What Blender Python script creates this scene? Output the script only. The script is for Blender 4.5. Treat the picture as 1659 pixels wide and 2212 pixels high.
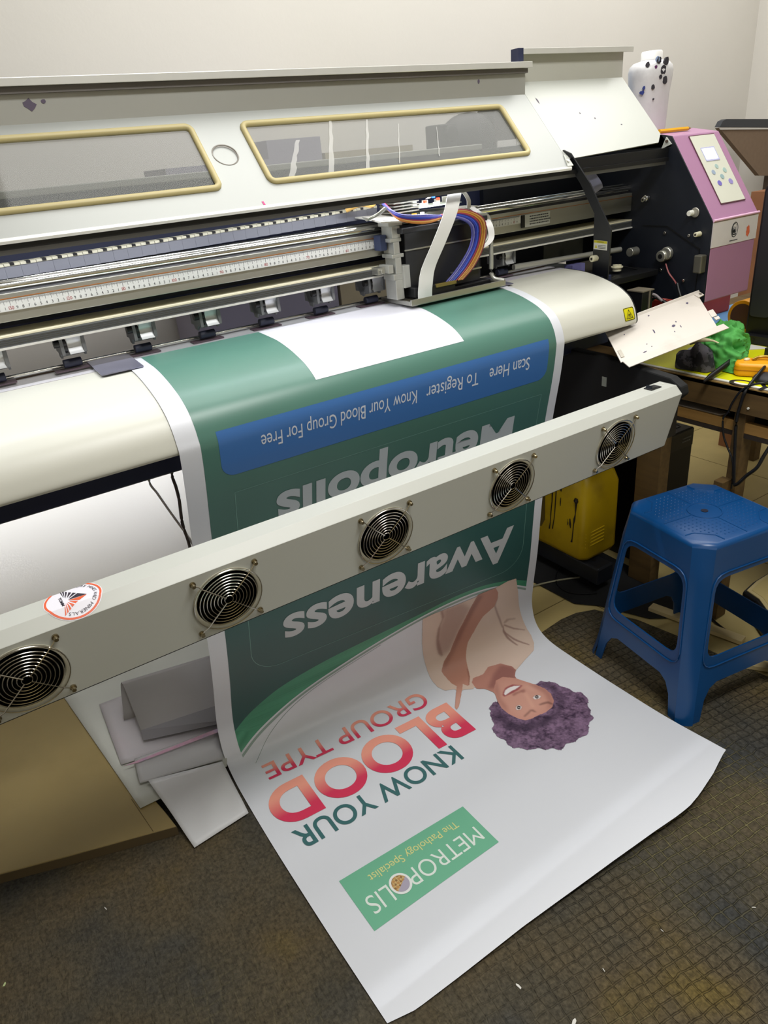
import bpy, bmesh, math, random
import numpy as np
from mathutils import Vector, Matrix
random.seed(7); rng = np.random.default_rng(7)
for o in list(bpy.data.objects): bpy.data.objects.remove(o, do_unlink=True)
sc = bpy.context.scene; COL = sc.collection
# ---------------------------------------------------------------- camera
F, CX, CY, IW, IH = 1534.0, 829.5, 1106.0, 1659, 2212
def _d(u, v):
    a = np.array([u-CX, v-CY, F]); return a/np.linalg.norm(a)
_X = _d(3590, 58); _D = _d(1127, 4157); _D = _D-_X*(_X@_D); _D /= np.linalg.norm(_D)
_Z = -_D; _Y = np.cross(_Z, _X)
ROT = np.array([_X, _Y, _Z]); CAM = np.array([0, 0, 1.33])
cam = bpy.data.cameras.new('camera'); co = bpy.data.objects.new('camera', cam); COL.objects.link(co)
m = Matrix(((ROT[0,0], -ROT[0,1], -ROT[0,2]), (ROT[1,0], -ROT[1,1], -ROT[1,2]), (ROT[2,0], -ROT[2,1], -ROT[2,2]))).to_4x4()
m.translation = Vector(CAM); co.matrix_world = m
cam.sensor_fit = 'VERTICAL'; cam.sensor_height = 24.0; cam.lens = F/IH*24.0; cam.clip_start = .02
sc.camera = co
# ---------------------------------------------------------------- light, world, exposure
sc.view_settings.view_transform = 'Standard'; sc.view_settings.look = 'None'
sc.view_settings.gamma = 1; sc.view_settings.exposure = 0.35
try: sc.view_settings.use_curve_mapping = False
except Exception: pass
w = bpy.data.worlds.new('world'); sc.world = w; w.use_nodes = True
w.node_tree.nodes['Background'].inputs[0].default_value = (.9, .93, 1, 1)
w.node_tree.nodes['Background'].inputs[1].default_value = 0.05
def area(name, loc, size, size_y, power, col, target=None, rot=None):
    l = bpy.data.lights.new(name, 'AREA'); l.shape = 'RECTANGLE'; l.size = size; l.size_y = size_y
    l.energy = power; l.color = col
    o = bpy.data.objects.new(name, l); COL.objects.link(o); o.location = loc
    if target: o.rotation_euler = (Vector(target)-Vector(loc)).to_track_quat('-Z', 'Y').to_euler()
    if rot: o.rotation_euler = rot
    return o
area('ceiling_light_middle', (0.85, 0.12, 2.56), 1.0, 0.5, 29, (1, .99, .965))
area('ceiling_light_back', (1.75, 1.50, 2.58), 2.8, 0.95, 30, (1, .99, .965))
area('front_fill_light', (-0.4, -1.7, 2.50), 2.0, 1.2, 9, (1, .975, .93))  # added fill from the front to lighten the floor, no fixture
area('cover_strip_light', (0.20, 1.395, 1.262), 1.85, 0.012, 4.6, (.93, .95, 1.0), rot=(math.radians(6), 0, 0))

rl_ = area('rear_fill_light', (0.1, 1.64, 0.925), 2.3, 0.03, 3.4, (.93, .95, 1.0), target=(0.1, 2.15, 0.50)); rl_.data.spread = math.radians(54)  # added fill lamp that brightens the wall below the platen
# ---------------------------------------------------------------- pixel helpers: points of real planes seen from the camera
def ray(u, v): return ROT @ np.array([u-CX, v-CY, F])
def onx(u, v, x): r = ray(u, v); return CAM+r*(x-CAM[0])/r[0]
def ony(u, v, y): r = ray(u, v); return CAM+r*(y-CAM[1])/r[1]
def onz(u, v, z): r = ray(u, v); return CAM+r*(z-CAM[2])/r[2]
# ---------------------------------------------------------------- materials
def lin(h):
    h = h.lstrip('#'); c = [int(h[i:i+2], 16)/255 for i in (0, 2, 4)]
    return tuple(x/12.92 if x <= .04045 else ((x+.055)/1.055)**2.4 for x in c)
MATS = {}
def mat(name, col, rough=.5, metal=0, noise=0, nscale=8, bump=0, bscale=60, stretch=None, spec=.5, dirt=None, dirt_scale=6, dirt_amt=.5, emit=0, alpha=1, trans=0, coat=0, aniso=0):
    if name in MATS: return MATS[name]
    M = bpy.data.materials.new(name); M.use_nodes = True; nt = M.node_tree; N = nt.nodes; Lk = nt.links
    b = N['Principled BSDF']; c = lin(col) if isinstance(col, str) else col
    b.inputs['Base Color'].default_value = (*c, 1); b.inputs['Roughness'].default_value = rough
    b.inputs['Metallic'].default_value = metal; b.inputs['Specular IOR Level'].default_value = spec
    b.inputs['Coat Weight'].default_value = coat
    b.inputs['Anisotropic'].default_value = aniso
    tc = N.new('ShaderNodeTexCoord'); mp = N.new('ShaderNodeMapping'); Lk.new(tc.outputs['Object'], mp.inputs[0])
    if stretch: mp.inputs['Scale'].default_value = stretch
    if noise or dirt:
        n = N.new('ShaderNodeTexNoise'); n.inputs['Scale'].default_value = nscale; n.inputs['Detail'].default_value = 6
        Lk.new(mp.outputs[0], n.inputs[0])
        r = N.new('ShaderNodeValToRGB')
        r.color_ramp.elements[0].color = (*[x*(1-noise) for x in c], 1); r.color_ramp.elements[0].position = .3
        r.color_ramp.elements[1].color = (*[min(1, x*(1+noise)) for x in c], 1); r.color_ramp.elements[1].position = .7
        Lk.new(n.outputs[0], r.inputs[0]); out = r.outputs[0]
        if dirt:
            d = N.new('ShaderNodeTexNoise'); d.inputs['Scale'].default_value = dirt_scale; d.inputs['Detail'].default_value = 8
            Lk.new(mp.outputs[0], d.inputs[0]); dr = N.new('ShaderNodeValToRGB')
            dr.color_ramp.elements[0].position = .62-.2*dirt_amt; dr.color_ramp.elements[1].position = .72
            dr.color_ramp.elements[0].color = (0, 0, 0, 1); dr.color_ramp.elements[1].color = (dirt_amt,)*3+(1,)
            Lk.new(d.outputs[0], dr.inputs[0]); mx = N.new('ShaderNodeMixRGB'); Lk.new(dr.outputs[0], mx.inputs[0])
            Lk.new(out, mx.inputs[1]); mx.inputs[2].default_value = (*lin(dirt), 1); out = mx.outputs[0]
        Lk.new(out, b.inputs['Base Color'])
    if bump:
        n2 = N.new('ShaderNodeTexNoise'); n2.inputs['Scale'].default_value = bscale; n2.inputs['Detail'].default_value = 4
        Lk.new(mp.outputs[0], n2.inputs[0]); bp = N.new('ShaderNodeBump'); bp.inputs['Strength'].default_value = bump
        bp.inputs['Distance'].default_value = .002; Lk.new(n2.outputs[0], bp.inputs['Height']); Lk.new(bp.outputs[0], b.inputs['Normal'])
    if emit:
        b.inputs['Emission Color'].default_value = (*c, 1); b.inputs['Emission Strength'].default_value = emit
    if trans:
        b.inputs['Transmission Weight'].default_value = trans; b.inputs['IOR'].default_value = 1.3
    if alpha < 1: b.inputs['Alpha'].default_value = alpha
    MATS[name] = M; return M
def attr_mat(name, rough=.45, spec=.5, coat=0):
    M = bpy.data.materials.new(name); M.use_nodes = True; nt = M.node_tree; b = nt.nodes['Principled BSDF']
    a = nt.nodes.new('ShaderNodeVertexColor'); a.layer_name = 'Col'
    nt.links.new(a.outputs[0], b.inputs['Base Color']); b.inputs['Roughness'].default_value = rough
    b.inputs['Specular IOR Level'].default_value = spec; b.inputs['Coat Weight'].default_value = coat; b.inputs['Coat Roughness'].default_value = .25
    MATS[name] = M; return M
m_wall = mat('wall_paint', '#d7d4cd', .85, noise=.02, nscale=2, bump=.12, bscale=90)
m_wall2 = mat('wall_paint_worn', '#d8d5d0', .85, noise=.02, nscale=2, bump=.25, bscale=40)
m_tile = mat('tan_floor', '#b5a36c', .6, noise=.10, nscale=5, bump=.05, dirt='#6e5f38', dirt_scale=3, dirt_amt=.25)
m_board = mat('tan_board', '#887647', .62, noise=.10, nscale=3, dirt='#6a5a2c', dirt_scale=4, dirt_amt=.35, bump=.03)
m_boardedge = mat('board_edge', '#57492f', .8, noise=.1)
m_cover = mat('cover_paint', '#bec1ba', .33, noise=.012, nscale=3)
m_coverm = mat('cover_metal', '#adb0ad', .42, metal=.2, noise=.015, nscale=3)
m_ledge = mat('aluminium_ledge', '#d9d9d4', .35, metal=.4, noise=.03, nscale=20)
m_platen = mat('platen_ivory', '#cdcdc2', .38, noise=.02, nscale=4)
m_gasket = mat('window_gasket', '#bdb07e', .45)
m_alu = mat('aluminium', '#b9b9b0', .32, metal=.85, noise=.04, nscale=12, stretch=(.15, 4, 4))
m_alu_d = mat('grooved_metal', '#8a8d8c', .42, metal=.6, noise=.08, nscale=30, stretch=(.1, 5, 5))
m_cream = mat('cream_rail', '#cfc9ae', .45, noise=.05, nscale=20, stretch=(.2, 3, 3), dirt='#b09a50', dirt_scale=9, dirt_amt=.3)
m_chrome = mat('chrome', '#e4e4e0', .12, metal=1)
m_steel = mat('steel_wire', '#c8c4ba', .22, metal=1)
m_dark = mat('dark_powder_coat', '#10151f', .5, noise=.08, nscale=300)
m_navy = mat('navy_panel', '#222845', .55)
m_black = mat('black_plastic', '#0c0d10', .45)
m_blackm = mat('black_matt', '#090a0c', .8)
m_grey = mat('grey_plastic', '#6e7072', .5)
m_chain = mat('drag_chain_grey', '#6e7079', .6)
m_chaint = mat('drag_chain_link', '#b9b7a4', .55)
m_rubber = mat('roller_rubber', '#1d2135', .6)
m_pink = mat('pink_paint', '#a6789a', .42, noise=.03, nscale=3)
m_band = mat('white_band', '#d3cdd2', .45, noise=.03, nscale=20, dirt='#b3a7ab', dirt_scale=12, dirt_amt=.35)
m_bar = mat('dryer_paint', '#b7b9b2', .4, noise=.015, nscale=4)
m_blue = mat('blue_plastic', '#06437a', .32, noise=.04, nscale=6, spec=.5)
m_wood = mat('table_wood', '#5c4726', .6, noise=.22, nscale=10, stretch=(6, .6, 6), dirt='#3a2a14', dirt_scale=8, dirt_amt=.4)
m_woodl = mat('light_wood', '#94703a', .55, noise=.15, nscale=10, stretch=(6, .6, 6))
m_white = mat('white_plastic', '#dadad0', .4)
m_ivoryk = mat('ivory_knob', '#cfcbb0', .45)
m_yellowj = mat('jerrycan_yellow', '#b89a08', .38, noise=.08, nscale=7, dirt='#5a4a10', dirt_scale=9, dirt_amt=.35)
m_stain = mat('ink_stain', '#1d120a', .5)
m_inkd = mat('ink_smudge', '#4a4460', .7)
m_vinyl = mat('blank_vinyl', '#c4c4c6', .5, noise=.03, nscale=3)
m_vinylp = mat('printed_vinyl_scrap', '#a9a5a8', .5, noise=.06, nscale=3, dirt='#b08a98', dirt_scale=4, dirt_amt=.35)
m_paper = mat('paper', '#d8d6d0', .7)
# ---------------------------------------------------------------- mesh helpers
def new_bm(): return bmesh.new()
def box(bm, x0, x1, y0, y1, z0, z1, M=None):
    v = [bm.verts.new((x, y, z)) for x in (x0, x1) for y in (y0, y1) for z in (z0, z1)]
    if M is not None:
        for q in v: q.co = M @ q.co
    for f in ((0,1,3,2), (4,6,7,5), (0,4,5,1), (2,3,7,6), (0,2,6,4), (1,5,7,3)): bm.faces.new([v[i] for i in f])
    return v
def prism(bm, pts, vec, cap=True):
    """closed loop of 3D points swept along vec"""
    a = [bm.verts.new(p) for p in pts]; b = [bm.verts.new(Vector(p)+Vector(vec)) for p in pts]; n = len(pts)
    for i in range(n): bm.faces.new((a[i], a[(i+1) % n], b[(i+1) % n], b[i]))
    if cap: bm.faces.new(a[::-1]); bm.faces.new(b)
def xprism(bm, prof, x0, x1): prism(bm, [(x0, y, z) for y, z in prof], (x1-x0, 0, 0))
def strip_x(bm, prof, x0, x1, t=.003):
    """open (y,z) profile given thickness t, extruded along X"""
    P = np.array(prof, float); T = np.gradient(P, axis=0); T /= np.linalg.norm(T, axis=1)[:, None]
    Nn = np.stack([T[:, 1], -T[:, 0]], 1); Q = P+Nn*t
    xprism(bm, [tuple(p) for p in P]+[tuple(q) for q in Q[::-1]], x0, x1)
def smooth_pts(P, n=6):
    P = [Vector(p) for p in P]
    if len(P) < 3: return P
    Q = [2*P[0]-P[1]]+P+[2*P[-1]-P[-2]]; out = []
    for i in range(1, len(Q)-2):
        a, b, c, d = Q[i-1:i+3]
        for k in range(n):
            t = k/n; out.append(.5*((2*b)+(-a+c)*t+(2*a-5*b+4*c-d)*t*t+(-a+3*b-3*c+d)*t**3))
    out.append(P[-1]); return out
def tube(bm, pts, r, n=8, cyc=False, caps=True, smooth=0):
    if smooth: pts = smooth_pts(pts, smooth)
    P = [Vector(p) for p in pts]; rings = []; up = Vector((0, 0, 1)); L = len(P)
    if isinstance(r, (list, tuple)) and len(r) != L: r = list(np.interp(np.linspace(0, 1, L), np.linspace(0, 1, len(r)), r))
    for i, p in enumerate(P):
        t = (P[(i+1) % L]-P[i-1]) if cyc else (P[min(i+1, L-1)]-P[max(i-1, 0)])
        t.normalize(); s = t.cross(up)
        if s.length < .05: s = t.cross(Vector((0, 1, 0)))
        s.normalize(); q = s.cross(t); rr = r[i] if isinstance(r, (list, tuple)) else r
        rings.append([bm.verts.new(p+s*rr*math.cos(a)+q*rr*math.sin(a)) for a in [2*math.pi*k/n for k in range(n)]])
    for i in range(L if cyc else L-1):
        a, b = rings[i], rings[(i+1) % L]
        for k in range(n): bm.faces.new((a[k], a[(k+1) % n], b[(k+1) % n], b[k]))
    if caps and not cyc: bm.faces.new(rings[0][::-1]); bm.faces.new(rings[-1])
def cyl(bm, p0, p1, r, n=20, r2=None):
    P0, P1 = Vector(p0), Vector(p1); t = (P1-P0).normalized(); s = t.cross(Vector((0, 0, 1)))
    if s.length < .05: s = t.cross(Vector((0, 1, 0)))
    s.normalize(); q = s.cross(t); r2 = r if r2 is None else r2
    A = [bm.verts.new(P0+(s*math.cos(a)+q*math.sin(a))*r) for a in [2*math.pi*k/n for k in range(n)]]
    B = [bm.verts.new(P1+(s*math.cos(a)+q*math.sin(a))*r2) for a in [2*math.pi*k/n for k in range(n)]]
    for k in range(n): bm.faces.new((A[k], A[(k+1) % n], B[(k+1) % n], B[k]))
    bm.faces.new(A[::-1]); bm.faces.new(B)
def ribbon(bm, pts, width, t=.001, smooth=6):
    """flat cable: pts centre line, width vector per cable"""
    P = smooth_pts(pts, smooth) if smooth else [Vector(p) for p in pts]; W = Vector(width)/2; rows = []
    for i, p in enumerate(P):
        T = (P[min(i+1, len(P)-1)]-P[max(i-1, 0)]).normalized(); nrm = T.cross(W).normalized()*t
        rows.append([bm.verts.new(p-W), bm.verts.new(p+W), bm.verts.new(p+W+nrm), bm.verts.new(p-W+nrm)])
    for a, b in zip(rows, rows[1:]):
        for k in range(4): bm.faces.new((a[k], a[(k+1) % 4], b[(k+1) % 4], b[k]))
    bm.faces.new(rows[0][::-1]); bm.faces.new(rows[-1])
def lathe(bm, prof, c=(0, 0, 0), n=32, sx=1, sy=1):
    rings = []
    for r, z in prof: rings.append([bm.verts.new((c[0]+r*sx*math.cos(2*math.pi*k/n), c[1]+r*sy*math.sin(2*math.pi*k/n), c[2]+z)) for k in range(n)])
    for a, b in zip(rings, rings[1:]):
        for k in range(n): bm.faces.new((a[k], a[(k+1) % n], b[(k+1) % n], b[k]))
    bm.faces.new(rings[0][::-1]); bm.faces.new(rings[-1])
def sphere(bm, c, r, n=10):
    bmesh.ops.create_uvsphere(bm, u_segments=n, v_segments=max(6, n//2+2), radius=1, matrix=Matrix.Translation(c) @ Matrix.Diagonal((*((r,)*3 if not isinstance(r, tuple) else r), 1)))
def slab(bm, poly, z0, z1): prism(bm, [(x, y, z0) for x, y in poly], (0, 0, z1-z0))
def shape2d(outlines):
    """filled 2D shape with holes -> (verts, faces)"""
    cu = bpy.data.curves.new('shape', 'CURVE'); cu.dimensions = '2D'; cu.fill_mode = 'BOTH'
    for ol in outlines:
        s = cu.splines.new('POLY'); s.points.add(len(ol)-1); s.use_cyclic_u = True
        for p, q in zip(s.points, ol): p.co = (q[0], q[1], 0, 1)
    return _flat(cu)
def text2d(txt, bold=0.0, align='LEFT'):
    cu = bpy.data.curves.new('text', 'FONT'); cu.body = txt; cu.size = 1; cu.offset = bold; cu.resolution_u = 8; cu.align_x = align
    return _flat(cu)
def _flat(cu):
    o = bpy.data.objects.new('tmp', cu); COL.objects.link(o); bpy.context.view_layer.update()
    me = bpy.data.meshes.new_from_object(o.evaluated_get(bpy.context.evaluated_depsgraph_get()))
    V = np.array([tuple(v.co)[:2] for v in me.vertices]); Fc = [tuple(p.vertices) for p in me.polygons]
    bpy.data.objects.remove(o); bpy.data.meshes.remove(me); bpy.data.curves.remove(cu)
    return V, Fc
def flip_ok(V, Fc, want=1): return Fc
def cut2d(V, Fc, axis, step):
    """slice a flat mesh at a regular spacing so that it can follow a curved surface"""
    bm = new_bm(); vs = [bm.verts.new((v[0], v[1], 0)) for v in V]
    for f in Fc:
        try: bm.faces.new([vs[i] for i in f])
        except ValueError: pass
    lo, hi = V[:, axis].min(), V[:, axis].max(); k = math.ceil(lo/step)
    n = [0, 0, 0]; n[axis] = 1
    while k*step < hi:
        c = [0, 0, 0]; c[axis] = k*step
        bmesh.ops.bisect_plane(bm, geom=bm.verts[:]+bm.edges[:]+bm.faces[:], plane_co=c, plane_no=n); k += 1
    bm.verts.index_update(); V2 = np.array([tuple(v.co)[:2] for v in bm.verts]); F2 = [tuple(v.index for v in f.verts) for f in bm.faces]
    bm.free(); return V2, F2
def put(bm, VF, fn, thick=None):
    """map a flat shape into 3D with fn(x,y)->point; thick = vector"""
    V, Fc = VF; a = [bm.verts.new(fn(x, y)) for x, y in V]
    if thick is None:
        for f in Fc:
            try: bm.faces.new([a[i] for i in f])
            except ValueError: pass
        return
    T = Vector(thick); b = [bm.verts.new(v.co+T) for v in a]; cnt = {}
    for f in Fc:
        bm.faces.new([a[i] for i in f]); bm.faces.new([b[i] for i in f[::-1]])
        for i in range(len(f)):
            e = (f[i], f[(i+1) % len(f)]); cnt[e] = 1
    for (i, j) in cnt:
        if (j, i) not in cnt: bm.faces.new((a[j], a[i], b[i], b[j]))
def rrect(x0, x1, y0, y1, r, n=5, corners=(1, 1, 1, 1)):
    out = []
    for (cx, cy, a0, on) in ((x1-r, y1-r, 0, corners[0]), (x0+r, y1-r, 90, corners[1]), (x0+r, y0+r, 180, corners[2]), (x1-r, y0+r, 270, corners[3])):
        if on: out += [(cx+r*math.cos(math.radians(a0+90*k/n)), cy+r*math.sin(math.radians(a0+90*k/n))) for k in range(n+1)]
        else: out.append((cx+r*(1 if a0 in (0, 270) else -1), cy+r*(1 if a0 in (0, 90) else -1)))
    return out
def circ(cx, cy, r, n=32, ry=None): return [(cx+r*math.cos(2*math.pi*k/n), cy+(ry or r)*math.sin(2*math.pi*k/n)) for k in range(n)]
def mesh_from(name, bm, fix=True):
    if fix: bmesh.ops.recalc_face_normals(bm, faces=bm.faces)
    me = bpy.data.meshes.new(name); bm.to_mesh(me); bm.free(); return me
def add(name, bm, M, parent=None, world=True, smooth=None, bevel=0, seg=2, solid=0, subsurf=0, fix=True, label=None):
    me = bm if isinstance(bm, bpy.types.Mesh) else mesh_from(name, bm, fix)
    for mm in (M if isinstance(M, (list, tuple)) else [M]): me.materials.append(mm)
    o = bpy.data.objects.new(name, me); COL.objects.link(o)
    if parent is not None:
        o.parent = parent
        if world:
            base = Vector((0, 0, 0)); q = parent
            while q is not None: base += q.location; q = q.parent
            o.location = -base
    if solid: md = o.modifiers.new('s', 'SOLIDIFY'); md.thickness = solid; md.offset = 0
    if bevel: md = o.modifiers.new('b', 'BEVEL'); md.width = bevel; md.segments = seg; md.limit_method = 'ANGLE'; md.angle_limit = math.radians(35)
    if subsurf: md = o.modifiers.new('u', 'SUBSURF'); md.levels = subsurf; md.render_levels = subsurf
    if smooth is not None:
        me.shade_smooth() if hasattr(me, 'shade_smooth') else None
        try: me.set_sharp_from_angle(angle=math.radians(smooth))
        except Exception: pass
    if label: o['label'] = label
    return o
def tag(o, label, cat, group=None):
    o['label'] = label; o['category'] = cat
    if group: o['group'] = group
    return o
def thing(name, label, cat, loc=(0, 0, 0), rz=0, group=None):
    o = bpy.data.objects.new(name, None); COL.objects.link(o); o.location = loc; o.rotation_euler = (0, 0, rz); o.empty_display_size = .05
    return tag(o, label, cat, group)
def solo(name, bm, M, label, cat, group=None, **k):
    o = add(name, bm, M, **k); return tag(o, label, cat, group)
def struct(name, bm, M, **k):
    o = add(name, bm, M, **k); o['kind'] = 'structure'; return o
def copy_tree(o, loc, parent=None):
    c = o.copy(); COL.objects.link(c)
    if parent is not None: c.parent = parent
    if loc is not None: c.location = loc
    for ch in list(o.children): copy_tree(ch, None, c)
    return c
# ================================================================ THE ROOM
bm = new_bm(); box(bm, -3, 3.4, -2.6, 2.15, -.06, 0); fl = struct('floor', bm, m_tile)
bm = new_bm(); box(bm, -3, 3.46, 2.15, 2.21, -.06, 2.62); struct('wall_back', bm, m_wall)
bm = new_bm(); box(bm, 3.4, 3.46, -2.6, 2.15, -.06, 2.62); struct('wall_right', bm, m_wall)
bm = new_bm(); box(bm, -3.06, -3, -2.6, 2.21, -.06, 2.62); struct('wall_left', bm, m_wall)
bm = new_bm(); box(bm, -3.06, 3.46, -2.66, -2.6, -.06, 2.62); struct('wall_front', bm, m_wall)
bm = new_bm(); box(bm, -3.06, 3.46, -2.66, 2.21, 2.62, 2.68); struct('ceiling', bm, m_wall2)
# floor seams between the tan tiles
bm = new_bm()
for x in (-.9, -.3, .3, .9, 1.5, 2.1, 2.7): box(bm, x-.0012, x+.0012, -2.5, 2.14, 0, .0006)
for y in (-1.2, -.6, 0, .6, 1.2, 1.8): box(bm, -2.9, 3.39, y+.14-.0012, y+.14+.0012, 0, .0006)
s = struct('trim_1', bm, mat('tile_seam', '#6b5c34', .8))

# embossed rubber-backed mat
def mat_material():
    M = bpy.data.materials.new('embossed_mat'); M.use_nodes = True; nt = M.node_tree; N = nt.nodes; Lk = nt.links; b = N['Principled BSDF']
    tc = N.new('ShaderNodeTexCoord'); mp = N.new('ShaderNodeMapping'); Lk.new(tc.outputs['Object'], mp.inputs[0])
    mp.inputs['Rotation'].default_value = (0, 0, math.radians(7))
    # slight warp
    wn = N.new('ShaderNodeTexNoise'); wn.inputs['Scale'].default_value = 22; Lk.new(mp.outputs[0], wn.inputs[0])
    sc_ = N.new('ShaderNodeVectorMath'); sc_.operation = 'SCALE'; sc_.inputs['Scale'].default_value = .014; Lk.new(wn.outputs['Color'], sc_.inputs[0])
    ad = N.new('ShaderNodeVectorMath'); ad.operation = 'ADD'; Lk.new(mp.outputs[0], ad.inputs[0]); Lk.new(sc_.outputs[0], ad.inputs[1])
    br = N.new('ShaderNodeTexBrick'); Lk.new(ad.outputs[0], br.inputs[0]); br.offset = 0.0; br.squash = 1
    br.inputs['Scale'].default_value = 1; br.inputs['Brick Width'].default_value = .0245; br.inputs['Row Height'].default_value = .0215
    br.inputs['Mortar Size'].default_value = .0026; br.inputs['Mortar Smooth'].default_value = .9
    br.inputs['Color1'].default_value = (1, 1, 1, 1); br.inputs['Color2'].default_value = (.8, .8, .8, 1); br.inputs['Mortar'].default_value = (0, 0, 0, 1)
    n = N.new('ShaderNodeTexNoise'); n.inputs['Scale'].default_value = 3.2; n.inputs['Detail'].default_value = 6; Lk.new(mp.outputs[0], n.inputs[0])
    r = N.new('ShaderNodeValToRGB'); e = r.color_ramp.elements
    e[0].position = .34; e[0].color = (*lin('#3b3c3b'), 1); e[1].position = .74; e[1].color = (*lin('#6b5b2c'), 1)
    k = e.new(.46); k.color = (*lin('#4b463a'), 1); k = e.new(.58); k.color = (*lin('#554b38'), 1)
    Lk.new(n.outputs[0], r.inputs[0])
    # worn, dusty joints are paler than the blocks
    mx = N.new('ShaderNodeMixRGB'); mx.inputs[2].default_value = (*lin('#77704e'), 1); Lk.new(r.outputs[0], mx.inputs[1])
    wear = N.new('ShaderNodeTexNoise'); wear.inputs['Scale'].default_value = 2.1; Lk.new(mp.outputs[0], wear.inputs[0])
    wr = N.new('ShaderNodeMapRange'); wr.inputs['From Min'].default_value = .42; wr.inputs['From Max'].default_value = .62; Lk.new(wear.outputs[0], wr.inputs[0])
    ml = N.new('ShaderNodeMath'); ml.operation = 'MULTIPLY'; ml.inputs[1].default_value = .85
    m2 = N.new('ShaderNodeMath'); m2.operation = 'MULTIPLY'; Lk.new(br.outputs['Fac'], ml.inputs[0]); Lk.new(ml.outputs[0], m2.inputs[0]); Lk.new(wr.outputs[0], m2.inputs[1])
    Lk.new(m2.outputs[0], mx.inputs[0])
    fn = N.new('ShaderNodeTexNoise'); fn.inputs['Scale'].default_value = 160; fn.inputs['Detail'].default_value = 5; Lk.new(mp.outputs[0], fn.inputs[0])
    fr = N.new('ShaderNodeMapRange'); fr.inputs['From Min'].default_value = .3; fr.inputs['From Max'].default_value = .7; fr.inputs['To Min'].default_value = .62; fr.inputs['To Max'].default_value = 1.35; Lk.new(fn.outputs[0], fr.inputs[0])
    vm = N.new('ShaderNodeVectorMath'); vm.operation = 'SCALE'; Lk.new(mx.outputs[0], vm.inputs[0]); Lk.new(fr.outputs[0], vm.inputs['Scale'])
    Lk.new(vm.outputs[0], b.inputs['Base Color']); b.inputs['Roughness'].default_value = .9; b.inputs['Specular IOR Level'].default_value = .25
    sx = N.new('ShaderNodeSeparateXYZ'); Lk.new(tc.outputs['Object'], sx.inputs[0])
    mr = N.new('ShaderNodeMapRange'); mr.inputs['From Min'].default_value = .30; mr.inputs['From Max'].default_value = .78; Lk.new(sx.outputs['X'], mr.inputs['Value'])
    wr2 = N.new('ShaderNodeMath'); wr2.operation = 'MULTIPLY_ADD'; Lk.new(wear.outputs[0], wr2.inputs[0]); wr2.inputs[1].default_value = .9; wr2.inputs[2].default_value = -.35
    ms = N.new('ShaderNodeMath'); ms.operation = 'ADD'; ms.use_clamp = True; Lk.new(mr.outputs[0], ms.inputs[0]); Lk.new(wr2.outputs[0], ms.inputs[1])
    mp2 = N.new('ShaderNodeMapping'); mp2.inputs['Rotation'].default_value = (0, 0, math.radians(25)); mp2.inputs['Scale'].default_value = (2.2, .7, 1); Lk.new(tc.outputs['Object'], mp2.inputs[0])
    fb = N.new('ShaderNodeTexNoise'); fb.inputs['Scale'].default_value = 70; fb.inputs['Detail'].default_value = 6; fb.inputs['Distortion'].default_value = .8; Lk.new(mp2.outputs[0], fb.inputs[0])
    m3 = N.new('ShaderNodeMath'); m3.operation = 'MULTIPLY'; Lk.new(m2.outputs[0], m3.inputs[0]); Lk.new(ms.outputs[0], m3.inputs[1]); Lk.new(m3.outputs[0], mx.inputs[0])
    # relief
    h1 = N.new('ShaderNodeMath'); h1.operation = 'SUBTRACT'; h1.inputs[0].default_value = 1; mb_ = N.new('ShaderNodeMath'); mb_.operation = 'MULTIPLY'; Lk.new(br.outputs['Fac'], mb_.inputs[0]); Lk.new(ms.outputs[0], mb_.inputs[1]); Lk.new(mb_.outputs[0], h1.inputs[1])
    h2 = N.new('ShaderNodeMath'); h2.operation = 'MULTIPLY_ADD'; Lk.new(fn.outputs[0], h2.inputs[0]); h2.inputs[1].default_value = .55; Lk.new(h1.outputs[0], h2.inputs[2])
    bp = N.new('ShaderNodeBump'); bp.inputs['Strength'].default_value = 1.0; bp.inputs['Distance'].default_value = .0046
    h3 = N.new('ShaderNodeMath'); h3.operation = 'MULTIPLY_ADD'; Lk.new(fb.outputs[0], h3.inputs[0]); h3.inputs[1].default_value = 1.1; Lk.new(h2.outputs[0], h3.inputs[2]); Lk.new(h3.outputs[0], bp.inputs['Height']); Lk.new(bp.outputs[0], b.inputs['Normal'])
    return M
bm = new_bm()
slab(bm, [(-1.6, -.8), (1.75, -.8), (1.66, .1), (1.60, .55), (1.575, .78), (1.555, .98), (1.53, 1.12), (1.475, 1.238), (1.42, 1.262), (1.36, 1.268), (1.30, 1.262), (1.1, 1.24), (.6, 1.30), (.3, 1.50), (-1.6, 1.52)], 0.0006, .0035)
solo('floor_mat', bm, mat_material(), 'dark brown embossed mat with a worn block pattern spread over the tan floor', 'mat')
# flat black area on the floor behind the tan triangle
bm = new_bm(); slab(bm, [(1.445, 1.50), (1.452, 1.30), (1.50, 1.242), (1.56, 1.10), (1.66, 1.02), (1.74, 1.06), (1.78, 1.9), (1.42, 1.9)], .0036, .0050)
solo('black_floor_area', bm, m_blackm, 'flat black area on the floor under the printer foot', 'sheet')

# ================================================================ THE PRINTER
PX0, PX1 = -.9, 1.8
PR = thing('large_format_printer', 'long ivory and black large format printer feeding out a green and white banner', 'printer', (.6, 1.5, 0))
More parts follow.
